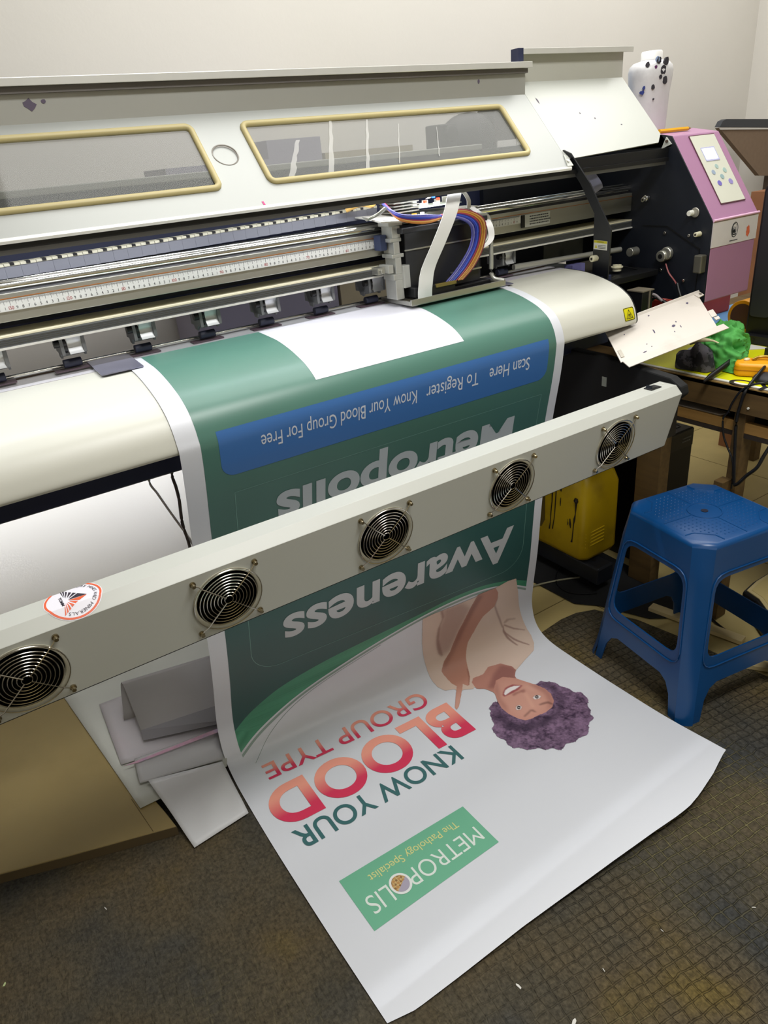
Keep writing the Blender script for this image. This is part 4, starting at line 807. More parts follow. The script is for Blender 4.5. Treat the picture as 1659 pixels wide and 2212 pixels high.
btext('Awareness', .860, .177, .871, .098, srgb('#b9bdc0'), bold=.025)
R1, R2 = srgb('#d63a5c'), srgb('#f2a28e')
def red(lo, hi):
    return lambda x, y: R2*(1-min(1, max(0, (y-lo-.25*(hi-lo))/(.5*(hi-lo)))))+R1*min(1, max(0, (y-lo-.25*(hi-lo))/(.5*(hi-lo))))
def redw(lo, hi, dr, u0, u1):
    return lambda x, y: red(lo, hi)(x, y-dr*(u0-x)/abs(u1-u0))
btext('BLOOD', .565, .034, 1.366, .114, redw(1.366, 1.480, .032, .565, .034), bold=.03, drop=.032)
btext('GROUP TYPE', .530, .070, 1.292, .052, redw(1.292, 1.344, .012, .53, .07), bold=.008, drop=.014)
btext('KNOW YOUR', .482, .047, 1.498, .052, srgb('#3d6a6c'), bold=.012, drop=.034)
# logo box
def lg(a, b): return (a, b+.012*(1-(a-.0725)/.316))
q = [lg(.3885, 1.6675), lg(.0725, 1.6675), lg(.0725, 1.783), lg(.3885, 1.783)]; art([q], srgb('#6db392'), SH2)
btext('METROPOLIS', .3725, .091, 1.7225, .0370, srgb('#dfe8e2'), drop=.012, bold=-.004); btext('The Pathology Specialist', .3490, .125, 1.6895, .0165, srgb('#d8d890'), drop=.009)
# round photo inside the letter O of the logo
oc = (.1690, 1.7465); art([circ(*oc, .0225, 32)], srgb('#e4e8e6'), SH4); 
def cells(x, y): d = math.sin((x-oc[0])*520)*math.sin((y-oc[1])*480); return srgb('#b98a50') if d > .1 else srgb('#8a6238') if d < -.35 else srgb('#c9b27a')
Vg = [(oc[0]+r*math.cos(t), oc[1]+r*math.sin(t)) for r in np.linspace(.0005, .0178, 14) for t in np.linspace(0, 2*math.pi, 41)[:-1]]
b_add(Vg, [(i*40+j, i*40+(j+1) % 40, (i+1)*40+(j+1) % 40, (i+1)*40+j) for i in range(13) for j in range(40)], np.array([cells(x, y) if (x-oc[0])*.6+(y-oc[1]) < .003 else srgb('#a9a2b4') for x, y in Vg]), .0019)
PORT = {'shirt':[(0.8879,1.0617),(0.9012,1.1177),(0.9101,1.1755),(0.9196,1.2338),(0.9224,1.2701),(0.9123,1.2978),(0.8912,1.3193),(0.8476,1.3356),(0.8058,1.3533),(0.7963,1.3569),(0.7973,1.3382),(0.7792,1.3136),(0.7527,1.3036),(0.7114,1.3236),(0.6797,1.3216),(0.6647,1.3356),(0.6561,1.3575),(0.6298,1.3442),(0.6169,1.3315),(0.589,1.3227),(0.5795,1.3019),(0.5774,1.2741),(0.5799,1.2374),(0.5807,1.197),(0.5785,1.137),(0.5747,1.0697),(0.607,1.0667),(0.6434,1.0679),(0.7012,1.0694),(0.7729,1.0695),(0.8155,1.0652),(0.8587,1.0582)],'arm':[(0.7551,1.0637),(0.8155,1.0652),(0.8272,1.0897),(0.8274,1.1133),(0.8188,1.1375),(0.7814,1.1573),(0.7496,1.1941),(0.7233,1.2185),(0.7039,1.252),(0.6846,1.2982),(0.676,1.3139),(0.6552,1.3385),(0.6491,1.3375),(0.6439,1.3253),(0.6191,1.3541),(0.5825,1.3931),(0.5695,1.4002),(0.5706,1.3891),(0.6061,1.3452),(0.6249,1.325),(0.6194,1.3085),(0.6178,1.2841),(0.6165,1.263),(0.6359,1.2408),(0.6633,1.2218),(0.6861,1.1925),(0.7127,1.1495),(0.734,1.1039)],'neck':[(0.7963,1.3569),(0.7777,1.3736),(0.7716,1.3892),(0.7385,1.3727),(0.6896,1.4025),(0.6798,1.374),(0.6613,1.3612),(0.6669,1.3339),(0.6797,1.3216),(0.7114,1.3236),(0.741,1.3077),(0.7792,1.3136),(0.7973,1.3382)],'neckshade':[(0.7963,1.3569),(0.7741,1.3778),(0.7716,1.3892),(0.7436,1.3665),(0.7,1.3846),(0.6868,1.3755),(0.7338,1.3376),(0.7752,1.3186),(0.7973,1.3382)],'face':[(0.7256,1.3605),(0.7488,1.3604),(0.7726,1.3821),(0.788,1.4131),(0.7968,1.4318),(0.8044,1.456),(0.8032,1.4803),(0.7889,1.5076),(0.7683,1.5241),(0.7427,1.5303),(0.72,1.529),(0.6997,1.5297),(0.6829,1.5265),(0.6726,1.5106),(0.665,1.4819),(0.6648,1.4581),(0.6764,1.4241),(0.6937,1.3898)],'faceshadeA':[(0.7968,1.4318),(0.8044,1.456),(0.8032,1.4803),(0.7889,1.5076),(0.7683,1.5241),(0.7542,1.5263),(0.7777,1.4997),(0.7905,1.4714),(0.7889,1.4454),(0.781,1.4211)],'faceshadeB':[(0.7256,1.3605),(0.695,1.3906),(0.6777,1.4249),(0.6675,1.4571),(0.6665,1.48),(0.6812,1.4574),(0.6873,1.4253),(0.7091,1.3909)],'hair':[(0.7968,1.4318),(0.8185,1.4264),(0.8247,1.4381),(0.835,1.4407),(0.8452,1.4618),(0.8465,1.4787),(0.8548,1.4922),(0.8538,1.5158),(0.8667,1.5155),(0.8687,1.5268),(0.8572,1.5575),(0.841,1.5717),(0.8381,1.5926),(0.823,1.6004),(0.8214,1.621),(0.7987,1.6233),(0.7803,1.6466),(0.7583,1.6599),(0.7397,1.6537),(0.7242,1.6621),(0.7026,1.6505),(0.6766,1.6634),(0.6668,1.6425),(0.647,1.6385),(0.6426,1.6211),(0.6276,1.6208),(0.6142,1.6098),(0.6046,1.5939),(0.5929,1.5899),(0.5923,1.5675),(0.5982,1.5552),(0.5894,1.5379),(0.5943,1.5078),(0.6137,1.4929),(0.6227,1.4644),(0.6401,1.4472),(0.6368,1.4389),(0.6624,1.4266),(0.672,1.4271),(0.6633,1.46),(0.6636,1.4837),(0.6712,1.5125),(0.6819,1.5277),(0.7021,1.5314),(0.7421,1.531),(0.7676,1.5247),(0.7889,1.5076),(0.8032,1.4803),(0.8044,1.456)],'hairdark':[(0.8071,1.439),(0.8182,1.4591),(0.81,1.4912),(0.7875,1.5253),(0.7543,1.5446),(0.7169,1.542),(0.68,1.5391),(0.6555,1.5219),(0.6484,1.488),(0.6582,1.4417),(0.6374,1.4629),(0.6251,1.5122),(0.6396,1.5508),(0.6792,1.568),(0.7291,1.5691),(0.7837,1.5477),(0.8181,1.5095),(0.831,1.468),(0.8228,1.4402)],'lips':[(0.7002,1.4171),(0.7107,1.4076),(0.7247,1.3985),(0.7488,1.3979),(0.7671,1.4155),(0.7479,1.4235),(0.7213,1.4259),(0.6992,1.4256)],'teeth':[(0.7064,1.4159),(0.7181,1.4065),(0.7296,1.4036),(0.7473,1.4045),(0.762,1.4133),(0.7467,1.4167),(0.7259,1.4179),(0.7055,1.422)],'eyeA':[(0.7547,1.4684),(0.7644,1.4647),(0.7737,1.4673),(0.7758,1.4749),(0.7662,1.4795),(0.7551,1.4767)],'irisA':[(0.7593,1.4735),(0.7624,1.467),(0.7693,1.4648),(0.7719,1.4693),(0.7674,1.4754),(0.7614,1.4775)],'eyeB':[(0.6926,1.4772),(0.7009,1.471),(0.7095,1.4721),(0.709,1.4812),(0.7008,1.4864),(0.6919,1.4838)],'irisB':[(0.6955,1.4792),(0.7009,1.4728),(0.7068,1.4726),(0.7077,1.478),(0.7022,1.4837),(0.6961,1.4843)],'browA':[(0.7494,1.4972),(0.7622,1.4964),(0.7769,1.5005),(0.7803,1.5172),(0.7749,1.5165),(0.7695,1.5065),(0.7581,1.5034),(0.7481,1.5011)],'browB':[(0.6905,1.5102),(0.7069,1.5049),(0.7176,1.5016),(0.7145,1.4983),(0.7251,1.5045),(0.7255,1.518),(0.721,1.5149),(0.7176,1.5063),(0.7034,1.5114),(0.6881,1.5155)],'noseA':[(0.7196,1.4304),(0.7315,1.426),(0.7415,1.4286),(0.7523,1.428),(0.7612,1.4296),(0.7565,1.4389),(0.7498,1.4406),(0.745,1.4342),(0.7322,1.4347),(0.7203,1.4369)],'noseB':[(0.7554,1.4411),(0.7476,1.4667),(0.7335,1.4994),(0.7268,1.4979),(0.7392,1.4669),(0.7482,1.4424)],'cheekA':[(0.7765,1.4118),(0.7846,1.4361),(0.7778,1.4533),(0.7683,1.4406),(0.7663,1.4237)],'fold1':[(0.8486,1.2082),(0.8482,1.2271),(0.8523,1.2474),(0.866,1.282),(0.8618,1.2829),(0.846,1.2507),(0.8415,1.2284)],'fold2':[(0.8482,1.2309),(0.8682,1.2591),(0.8969,1.2943),(0.894,1.2969),(0.8634,1.2632),(0.8467,1.2348)],'fold3':[(0.8499,1.2086),(0.8817,1.2317),(0.913,1.2483),(0.9118,1.2505),(0.8781,1.2349),(0.85,1.2145)],'fold4':[(0.8179,1.0663),(0.8284,1.1092),(0.823,1.1346),(0.8418,1.19),(0.8478,1.2193),(0.8422,1.2173),(0.8354,1.1874),(0.8181,1.1371),(0.8204,1.1079)],'fold5':[(0.63,1.0637),(0.6405,1.1021),(0.6286,1.1333),(0.625,1.1757),(0.6258,1.2147),(0.6333,1.225),(0.6398,1.2239),(0.6342,1.1713),(0.6369,1.1234),(0.6461,1.0953),(0.6395,1.0683)],'fold6':[(0.8932,1.206),(0.8629,1.1979),(0.8494,1.2045),(0.8544,1.2087),(0.8708,1.2047),(0.8932,1.2099)],'armshade':[(0.7551,1.0637),(0.7738,1.0772),(0.7518,1.1119),(0.73,1.1571),(0.702,1.1988),(0.6746,1.2261),(0.65,1.2462),(0.6317,1.2577),(0.6165,1.263),(0.6359,1.2408),(0.6633,1.2218),(0.6861,1.1925),(0.7127,1.1495),(0.734,1.1039)],'torso_dark':[(0.6434,1.0679),(0.7012,1.0694),(0.734,1.1039),(0.7127,1.1495),(0.6861,1.1925),(0.6643,1.2184),(0.6417,1.2246),(0.6267,1.2114),(0.6275,1.1807),(0.6329,1.1354),(0.6448,1.104)],'handline':[(0.676,1.3139),(0.6552,1.3385),(0.6525,1.3366),(0.6726,1.3121),(0.6858,1.2849),(0.6883,1.286)]}
# printed photograph of a woman in a beige top (a flat print on the banner), rasterised as surface colour
DU = .00115; ua, ub, sa, sb = .560, .945, 1.035, 1.680
GU = np.arange(ua, ub, DU); GS = np.arange(sa, sb, DU); XX, YY = np.meshgrid(GU, GS)
def pmask(poly, blur=0):
    ins = np.zeros(XX.shape, bool); P = poly; n = len(P)
    for i in range(n):
        x1, y1 = P[i]; x2, y2 = P[(i+1) % n]
        if y1 == y2: continue
        c = ((y1 > YY) != (y2 > YY)) & (XX < (x2-x1)*(YY-y1)/(y2-y1)+x1); ins ^= c
    a = ins.astype(float); return blurf(a, blur) if blur else a
def blurf(a, sig):
    r = int(3*sig); k = np.exp(-.5*(np.arange(-r, r+1)/sig)**2); k /= k.sum()
    a = np.apply_along_axis(lambda v: np.convolve(v, k, 'same'), 0, a); return np.apply_along_axis(lambda v: np.convolve(v, k, 'same'), 1, a)
def noise2(sig, amp=1): a = blurf(rng.standard_normal(XX.shape), sig); return a/a.std()*amp
IMG = np.zeros(XX.shape+(3,)); ALPHA = np.zeros(XX.shape)
def paint(mask, col, op=1.0):
    global IMG
    c = srgb(col) if isinstance(col, str) else col; IMG = IMG*(1-mask*op)[..., None]+c*(mask*op)[..., None]
def layer(nm, col, blur=.5, op=1.0, clip=None):
    mk = pmask(PORT[nm], blur)
    if clip is not None: mk = mk*clip
    paint(mk, col, op); return mk
paint(np.ones(XX.shape), '#d8dbe2')
hn = np.clip(noise2(1.1)*.6+noise2(2.4)*.6, -2, 2); hn2 = np.clip(noise2(6), -2, 2)
hm = pmask(PORT['hair']); edge = blurf(hm, 3.0); hair = ((edge+.16*hn*(edge > .02)) > .5).astype(float); hair = np.maximum(hair, pmask(PORT['face'])*(blurf(hm, 5) > .06))
sh = pmask(PORT['shirt']); 
fm = pmask(PORT['face']); nk = pmask(PORT['neck']); am = pmask(PORT['arm'])
allm = np.clip(sh+nk+am+fm+hair, 0, 1); closed = (blurf(allm, 3.5) > .5)*(allm < .5); nearhair = blurf(hair, 5) > .12
hair = np.maximum(hair, closed*nearhair); sh = np.maximum(sh, closed*(~nearhair))
paint(sh, '#d3bbac'); paint(blurf(sh, 9)*sh, '#dfcbbd', .4)
layer('torso_dark', '#a98a80', 5, .75, sh)
for f_, c_, b_, o_ in (('fold1', '#8d6a62', 1.1, .8), ('fold2', '#8d6a62', 1.1, .8), ('fold3', '#94736a', 1.0, .75), ('fold4', '#8a675f', 1.6, .7), ('fold5', '#8a675f', 2.0, .7), ('fold6', '#9a7b70', 1.4, .6)): layer(f_, c_, b_, o_, sh)
paint(nk, '#b98476'); layer('neckshade', '#8d5c58', 4, .8, nk)
paint(am, '#b98572'); layer('armshade', '#84564c', 5, .75, am); layer('handline', '#7f5248', 1, .6, am)
tip = np.clip((YY-1.31)/.06, 0, 1)*am; paint(blurf(tip, 2)*am, '#d6a596', .8)
hc = np.clip(.5+.20*hn+.14*hn2, 0, 1); 
paint(hair, '#54405a'); 
IMG = IMG*(1-hair[..., None])+(srgb('#3a2a40')*(1-hc)[..., None]+srgb('#8a6f8c')*hc[..., None])*hair[..., None]
layer('hairdark', '#2c2033', 5, .7, hair)
fm = np.maximum(fm, 0); paint(fm, '#c28a7c'); paint(blurf(fm, 14)*fm, '#d6a594', .55)
layer('faceshadeA', '#8c5650', 5, .55, fm); layer('faceshadeB', '#94605a', 4, .5, fm)
layer('cheekA', '#d9a898', 4, .5, fm); layer('noseA', '#8a5450', 2.0, .65, fm); layer('noseB', '#dba996', 3, .7, fm)
layer('lips', '#9c4a50', 1.0, .9); layer('teeth', '#eee8e8', .8, 1)
for a_ in ('A', 'B'):
    layer('brow'+a_, '#5a3a36', 1.6, .62, fm); layer('eye'+a_, '#5a3836', 2.0, .6); layer('eye'+a_, '#e4dcdc', .7, 1); layer('iris'+a_, '#2c1a1c', .6, 1)
    c0 = np.mean(PORT['iris'+a_], axis=0); paint(np.exp(-((XX-c0[0])**2+(YY-c0[1])**2)/(2*.0012**2)), '#ffffff', .8)
A_ = np.clip(sh+nk+am+fm+hair, 0, 1)
lim = YY > (np.interp(XX, [p[0] for p in ci_], [p[1] for p in ci_])-.002) if False else np.ones(XX.shape, bool)
keep = (A_ > .5) & lim
idx = -np.ones(XX.shape, int); kv = np.zeros(XX.shape, bool); H_, W_ = XX.shape
q = keep[:-1, :-1] & keep[1:, :-1] & keep[:-1, 1:] & keep[1:, 1:]
kv[:-1, :-1] |= q; kv[1:, :-1] |= q; kv[:-1, 1:] |= q; kv[1:, 1:] |= q
idx[kv] = np.arange(kv.sum()); ii, jj = np.nonzero(q)
b_add(np.stack([XX[kv], YY[kv]], 1), list(zip(idx[ii, jj].tolist(), idx[ii, jj+1].tolist(), idx[ii+1, jj+1].tolist(), idx[ii+1, jj].tolist())), np.clip(IMG[kv], 0, 1), SH3)
me = bpy.data.meshes.new('printed_banner'); VV = np.vstack(BV); me.from_pydata([tuple(p) for p in VV], [], BF); me.update()
ca = me.color_attributes.new('Col', 'FLOAT_COLOR', 'POINT'); CC = np.hstack([np.vstack(BC), np.ones((len(VV), 1))]).astype(np.float32); ca.data.foreach_set('color', CC.ravel())
solo('printed_banner', me, attr_mat('printed_vinyl', .36, .5), 'wide green and white printed banner hanging from the platen and spreading over the dark mat', 'banner', smooth=50)
# ================================================================ LEFT FLOOR: BOARD AND VINYL SCRAPS
bm = new_bm(); bp = [(-1.2, 1.36), (-.55, 1.375), (-.30, 1.375), (-.225, 1.362), (-.10, 1.318), (.126, 1.243), (.118, 1.30), (.06, 1.62), (.03, 1.90), (-1.2, 1.95)]
slab(bm, bp, .0045, .030); brd = solo('floor_board', bm, m_board, 'flat tan board lying on the dark mat at the lower left', 'board', bevel=.002)
bm = new_bm(); ed = [(-1.2, 1.3585), (-.55, 1.3735), (-.30, 1.3735), (-.225, 1.3605), (-.10, 1.3165), (.1265, 1.2415)]
prism(bm, [(x, y, .0045) for x, y in ed]+[(x, y+.0012, .0045) for x, y in ed[::-1]], (0, 0, .0245)); add('board_edge', bm, m_boardedge, brd, world=False)
bm = new_bm(); prism(bm, [(.078, 1.262, .0302), (.0795, 1.2615, .0302), (.0655, 1.385, .0302), (.064, 1.385, .0302)], (0, 0, .0004)); add('board_seam', bm, mat('seam_dark', '#54431f', .8), brd, world=False)
def sheet(name, corners, M, label, fold=0, wave=.004, n=14, z=0, thick=.0012, group=None):
    """corners: 4 3D points (tl, tr, br, bl), bilinear sheet with gentle waves"""
    a, b, c, d = [Vector(p) for p in corners]; bm = new_bm(); g = []
    for i in range(n+1):
        row = []
        for j in range(n+1):
            s, t = j/n, i/n; p = a*(1-s)*(1-t)+b*s*(1-t)+c*s*t+d*(1-s)*t
            p.z += wave*(math.sin(s*5+t*3)**2)*math.sin(math.pi*min(1, max(0, t))) + z; row.append(bm.verts.new(p))
        g.append(row)
    for i in range(n):
        for j in range(n): bm.faces.new((g[i][j], g[i][j+1], g[i+1][j+1], g[i+1][j]))
    return solo(name, bm, M, label, 'vinyl sheet', group, solid=thick, smooth=60)
Zb = .0325
def Z(u, v, z): return tuple(onz(u, v, z))
sheet('vinyl_sheet', [Z(135, 1502, Zb), Z(490, 1345, Zb), Z(490, 1655, Zb), Z(303, 1746, Zb)], mat('vinyl_a', '#b3b5ad', .5, noise=.03), 'pale blank vinyl sheet lowest of the pile on the tan board', wave=.001)
sheet('vinyl_sheet', [Z(214, 1522, .038), Z(480, 1420, .038), Z(490, 1580, .038), Z(262, 1652, .038)], m_vinylp, 'faintly printed vinyl sheet with pink smudges lying on the pale one', wave=.002)
sheet('vinyl_sheet', [Z(290, 1640, .045), Z(470, 1575, .045), Z(482, 1640, .043), Z(302, 1692, .043)], mat('vinyl_c', '#a6a6a6', .5, noise=.03), 'narrow grey vinyl strip in the middle of the pile', wave=.002)
sheet('vinyl_sheet', [Z(320, 1686, .050), Z(480, 1645, .055), tuple(Vector(onz(537, 1756, .012))), Z(420, 1831, .010)], mat('vinyl_d', '#c9cacc', .5, noise=.02), 'white vinyl sheet with a curled corner reaching down onto the mat', wave=.006)
# folded sheet standing up
def folded():
    bm = new_bm(); P = [onz(268, 1550, .045), onz(262, 1475, .115), onz(268, 1468, .125), onz(300, 1462, .12)]
    t0 = [Vector(onz(268, 1556, .045)), Vector(onz(262, 1474, .11)), Vector(onz(300, 1566, .06)), Vector(onz(306, 1582, .055))]
    t1 = [Vector(onz(520, 1480, .045)), Vector(onz(520, 1396, .11)), Vector(onz(540, 1492, .06)), Vector(onz(545, 1505, .055))]
    A = smooth_pts(t0, 6); B = smooth_pts(t1, 6); ra = [bm.verts.new(p) for p in A]; rb = [bm.verts.new(p) for p in B]
    for i in range(len(A)-1): bm.faces.new((ra[i], rb[i], rb[i+1], ra[i+1]))
    return bm
solo('vinyl_sheet', folded(), mat('vinyl_e', '#93908f', .5, noise=.03), 'folded grey vinyl sheet standing up on the pile below the dryer bar', 'vinyl sheet', solid=.0012, smooth=60)
bm = new_bm(); t = [Vector(onz(305, 1584, .06)), Vector(onz(318, 1596, .05)), Vector(onz(300, 1604, .045))]
A = [onz(305, 1578, .062), onz(540, 1500, .062), onz(545, 1548, .052), onz(310, 1600, .050)]
vs = [bm.verts.new(p) for p in A]; bm.faces.new(vs); solo('vinyl_sheet', bm, mat('vinyl_f', '#6f6d70', .5), 'dark grey vinyl strip under the folded sheet', 'vinyl sheet', solid=.0015)
bm = new_bm(); p = [Vector(onz(u, v, .053)) for u, v in ((268, 1655), (480, 1570), (482, 1578), (298, 1648))]
prism(bm, p, (0, 0, .001)); cp = solo('print_test_strip', bm, mat('strip_pink', '#b18a9c', .5, noise=.1, nscale=60, dirt='#7c84b0', dirt_scale=25, dirt_amt=.6), 'thin strip of vinyl with pink and blue test print on the pile', 'strip')
# tiny scraps on the mat
for i, (u, v, w_, h_, a) in enumerate(((228, 1962, .0012, .009, .3), (10, 2126, .003, .008, -.5), (1120, 2130, .003, .012, .2), (1240, 2208, .010, .006, .4), (1430, 2010, .001, .006, .1), (1304, 2095, .001, .007, -.2), (1628, 1960, .001, .008, .9))):
    c = onz(u, v, .0048); bm = new_bm(); ca_, sa_ = math.cos(a), math.sin(a)
    prism(bm, [(c[0]+x*ca_-y*sa_, c[1]+x*sa_+y*ca_, .0042) for x, y in ((-w_*.7, -h_*.5), (w_*.4, -h_*.45), (w_*.7, h_*.1), (w_*.2, h_*.5), (-w_*.5, h_*.35))], (0, 0, .001))
    L_ = ['thin white paper sliver on the mat below the tan board', 'pale green scrap at the far left of the mat', 'small curled white scrap on the mat right of the banner end', 'white scrap on the mat cut by the bottom of the picture', 'tiny pale thread on the worn blocks of the mat', 'tiny pale sliver on the mat left of the worn blocks', 'tiny pale thread at the far right of the mat'][i]
    solo('paper_scrap', bm, mat('scrap_green', '#b8c890') if i == 1 else m_paper, L_, 'scrap', 'small scraps on the mat')
# ================================================================ BLUE STOOL
SH_, ht, hb = .475, .138, .182     # height, half width at the top and at the floor
SPOS = (1.462, .905, .0036)
STL = thing('plastic_stool', 'blue plastic stool with open sides standing on the dark mat', 'stool', SPOS, math.radians(-10))
def hw(z): return hb+(ht-hb)*(z/SH_)
CH_ = lambda z: .030+.006*z/SH_
def side_fn(k):
    R = Matrix.Rotation(k*math.pi/2, 3, 'Z')
    return lambda w_, z: R @ Vector((w_, -hw(z), z))
def win(z0, z1, m0, m1, r):     # rounded trapezoid opening
    a = hw(z0)-CH_(z0)-m0; b = hw(z1)-CH_(z1)-m1; pts = [(a, z0), (b, z1), (-b, z1), (-a, z0)]; out = []
    for i in range(4):
        p, c, n = [Vector((*pts[(i+q) % 4], 0)) for q in (-1, 0, 1)]; d1 = (p-c).normalized()*r; d2 = (n-c).normalized()*r
        for t in (0, .25, .5, .75, 1): out.append(tuple(((c+d1)*(1-t)**2+c*2*t*(1-t)+(c+d2)*t*t)[:2]))
    return out
a0 = hw(0)-CH_(0); a1 = hw(SH_-.012)-CH_(SH_)
arch = [(-a0+.022, 0), (-a0+.034, .060), (-a0+.050, .088), (-.08, .100), (.08, .100), (a0-.050, .088), (a0-.034, .060), (a0-.022, 0)]
arch = [(x, y) for x, y in arch]
outer = [(a0, 0), (a1, SH_-.012), (-a1, SH_-.012), (-a0, 0)]+arch
sidev, sidef = shape2d([outer, win(.175, .385, .016, .014, .035)])
def region(V, Fc, cuts):
    b = new_bm(); vs = [b.verts.new((v[0], v[1], 0)) for v in V]
    for f in Fc:
        try: b.faces.new([vs[i] for i in f])
        except ValueError: pass
    for co_c, no_ in cuts: bmesh.ops.bisect_plane(b, geom=b.verts[:]+b.edges[:]+b.faces[:], plane_co=co_c, plane_no=no_, clear_outer=True)
    b.verts.index_update(); r = (np.array([tuple(v.co)[:2] for v in b.verts]).reshape(-1, 2), [tuple(v.index for v in f.verts) for f in b.faces]); b.free(); return r
TOPZ, LW = .340, .052
seat_bm = new_bm(); leg_bms = [new_bm() for _ in range(4)]; str_bms = [new_bm() for _ in range(4)]
for k in range(4):
    fn = side_fn(k); R = Matrix.Rotation(k*math.pi/2, 3, 'Z'); inward = R @ Vector((0, .004, 0))
    put(seat_bm, region(sidev, sidef, [((0, TOPZ, 0), (0, -1, 0))]), fn, thick=inward)
    low = [((0, TOPZ, 0), (0, 1, 0))]
    put(str_bms[k], region(sidev, sidef, low+[((LW+.04, 0, 0), (1, 0, 0)), ((-LW-.04, 0, 0), (-1, 0, 0))]), fn, thick=inward)
    put(leg_bms[k], region(sidev, sidef, low+[((LW+.04, 0, 0), (-1, 0, 0))]), fn, thick=inward)       # right side strip -> corner k
    put(leg_bms[(k+3) % 4], region(sidev, sidef, low+[((-LW-.04, 0, 0), (1, 0, 0))]), fn, thick=inward)
    # chamfered corner between side k and side k+1
    def cpt(z, t, out=0):
        c = CH_(z); h = hw(z); p = Vector((h-c*(1-t), -h+c*t, z)); return R @ (p+Vector((.7, -.7, 0))*out)
    for bmx, z0, z1 in ((leg_bms[k], 0, TOPZ), (seat_bm, TOPZ, SH_-.012)):
        nz = 10; g = []
        for i in range(nz+1):
            z = z0+(z1-z0)*i/nz; flare = .006*max(0, 1-z/.05); fade_ = min(1, max(0, (SH_-.012-z)/.07)); g.append([bmx.verts.new(cpt(z, t, .0055*fade_*math.sin(math.pi*t)+flare)) for t in np.linspace(0, 1, 6)])
        for i in range(nz):
            for j in range(5): bmx.faces.new((g[i][j], g[i][j+1], g[i+1][j+1], g[i+1][j]))
# seat top
def chsq(h, c): return [(h-c, -h), (h, -h+c), (h, h-c), (h-c, h), (-h+c, h), (-h, h-c), (-h, -h+c), (-h+c, -h)]
lv = [(hw(SH_-.012), .036, SH_-.012), (ht-.0005, .037, SH_-.006), (ht-.004, .038, SH_-.002), (ht-.010, .039, SH_)]
rings = [[seat_bm.verts.new((x, y, z)) for x, y in chsq(h, c)] for h, c, z in lv]
for a, b in zip(rings, rings[1:]):
    for i in range(8): seat_bm.faces.new((a[i], a[(i+1) % 8], b[(i+1) % 8], b[i]))
top = seat_bm.faces.new(rings[-1])
add('seat', seat_bm, m_blue, STL, world=False, smooth=35, fix=True)
for k in range(4): add('leg', leg_bms[k], m_blue, STL, world=False, smooth=50)
for k in range(4): add('stretcher', str_bms[k], m_blue, STL, world=False, smooth=35)
# raised ribs round the openings
bm = new_bm()
for k in range(4):
    fn = side_fn(k); R = Matrix.Rotation(k*math.pi/2, 3, 'Z'); o_ = R @ Vector((0, -.0012, 0))
    w_ = win(.150, .398, .004, .004, .04); tube(bm, [fn(x, z)+o_ for x, z in w_], .0020, 6, cyc=True)
add('moulded_rib', bm, m_blue, STL, world=False, smooth=60)
bm = new_bm(); zt = SH_
def rib(p, q, r=.0016): tube(bm, [(p[0], p[1], zt+.0002), (q[0], q[1], zt+.0002)], r, 6)
h = ht-.012
for sx, sy in ((1, 0), (-1, 0), (0, 1), (0, -1)): rib((.040*sx, .040*sy), (h*sx, h*sy))
tube(bm, [(.040*math.cos(t), .040*math.sin(t), zt+.0002) for t in np.linspace(0, 2*math.pi, 33)[:-1]], .0018, 6, cyc=True)
for sx in (1, -1):
    for sy in (1, -1): 
        rib((h*sx, (h-.058)*sy), ((h-.020)*sx, (h-.058)*sy)); rib(((h-.058)*sx, h*sy), ((h-.058)*sx, (h-.020)*sy)); rib(((h-.020)*sx, (h-.058)*sy), ((h-.042)*sx, (h-.042)*sy)) if False else None
        tube(bm, [((h)*sx, (h-.058)*sy, zt), ((h-.024)*sx, (h-.056)*sy, zt+.0002), ((h-.056)*sx, (h-.024)*sy, zt+.0002), ((h-.058)*sx, h*sy, zt)], .0016, 6)
for i in range(-9, 10):
    for j in range(-9, 10):
        x, y = i*.0122, j*.0122
        if math.hypot(x, y) < .046 or abs(x) < .006 or abs(y) < .006 or (abs(x)+abs(y)) > 2*h-.085 or max(abs(x), abs(y)) > h-.004: continue
        b_ = bmesh.ops.create_cone(bm, cap_ends=True, segments=6, radius1=.0028, radius2=.0010, depth=.0020, matrix=Matrix.Translation((x, y, zt+.0006)))
add('seat_pattern', bm, m_blue, STL, world=False)
bm = new_bm(); cyl(bm, (0, 0, zt+.0001), (0, 0, zt+.0012), .0085, 20); cyl(bm, (0, 0, zt+.001), (0, 0, zt+.0016), .0035, 12); add('centre_hole', bm, mat('hole_dark_blue', '#1a1f33', .4), STL, world=False)

# ================================================================ WORK TABLE ON THE RIGHT
TZ = .722
TB = thing('work_table', 'rough wooden work table at the right edge, signs and tools lying on it', 'table', (1.7, 1.0, 0))
bm = new_bm(); box(bm, 1.694, 2.9, .30, 1.62, .700, TZ); add('tabletop', bm, m_wood, TB, bevel=.002)
bm = new_bm(); box(bm, 1.690, 1.712, .30, 1.30, .652, .7195); add('apron', bm, m_wood, TB, bevel=.001)
bm = new_bm(); box(bm, 1.690, 1.700, .30, 1.30, .7085, .7215); add('top_edging', bm, mat('edging_wood', '#9a7c46', .5, noise=.2, nscale=10, stretch=(6, .6, 6)), TB)
bm = new_bm(); box(bm, 1.700, 1.745, .972, 1.003, .0045, .66); add('leg', bm, m_wood, TB, bevel=.001)
bm = new_bm(); box(bm, 1.700, 1.745, 1.212, 1.295, .006, .66); add('leg', bm, m_wood, TB, bevel=.001)
for x, y in ((2.82, .36), (2.82, 1.55), (1.72, .34)): bm = new_bm(); box(bm, x, x+.045, y, y+.045, .0 if x > 2 else .0045, .70); add('leg', bm, m_wood, TB, bevel=.001)
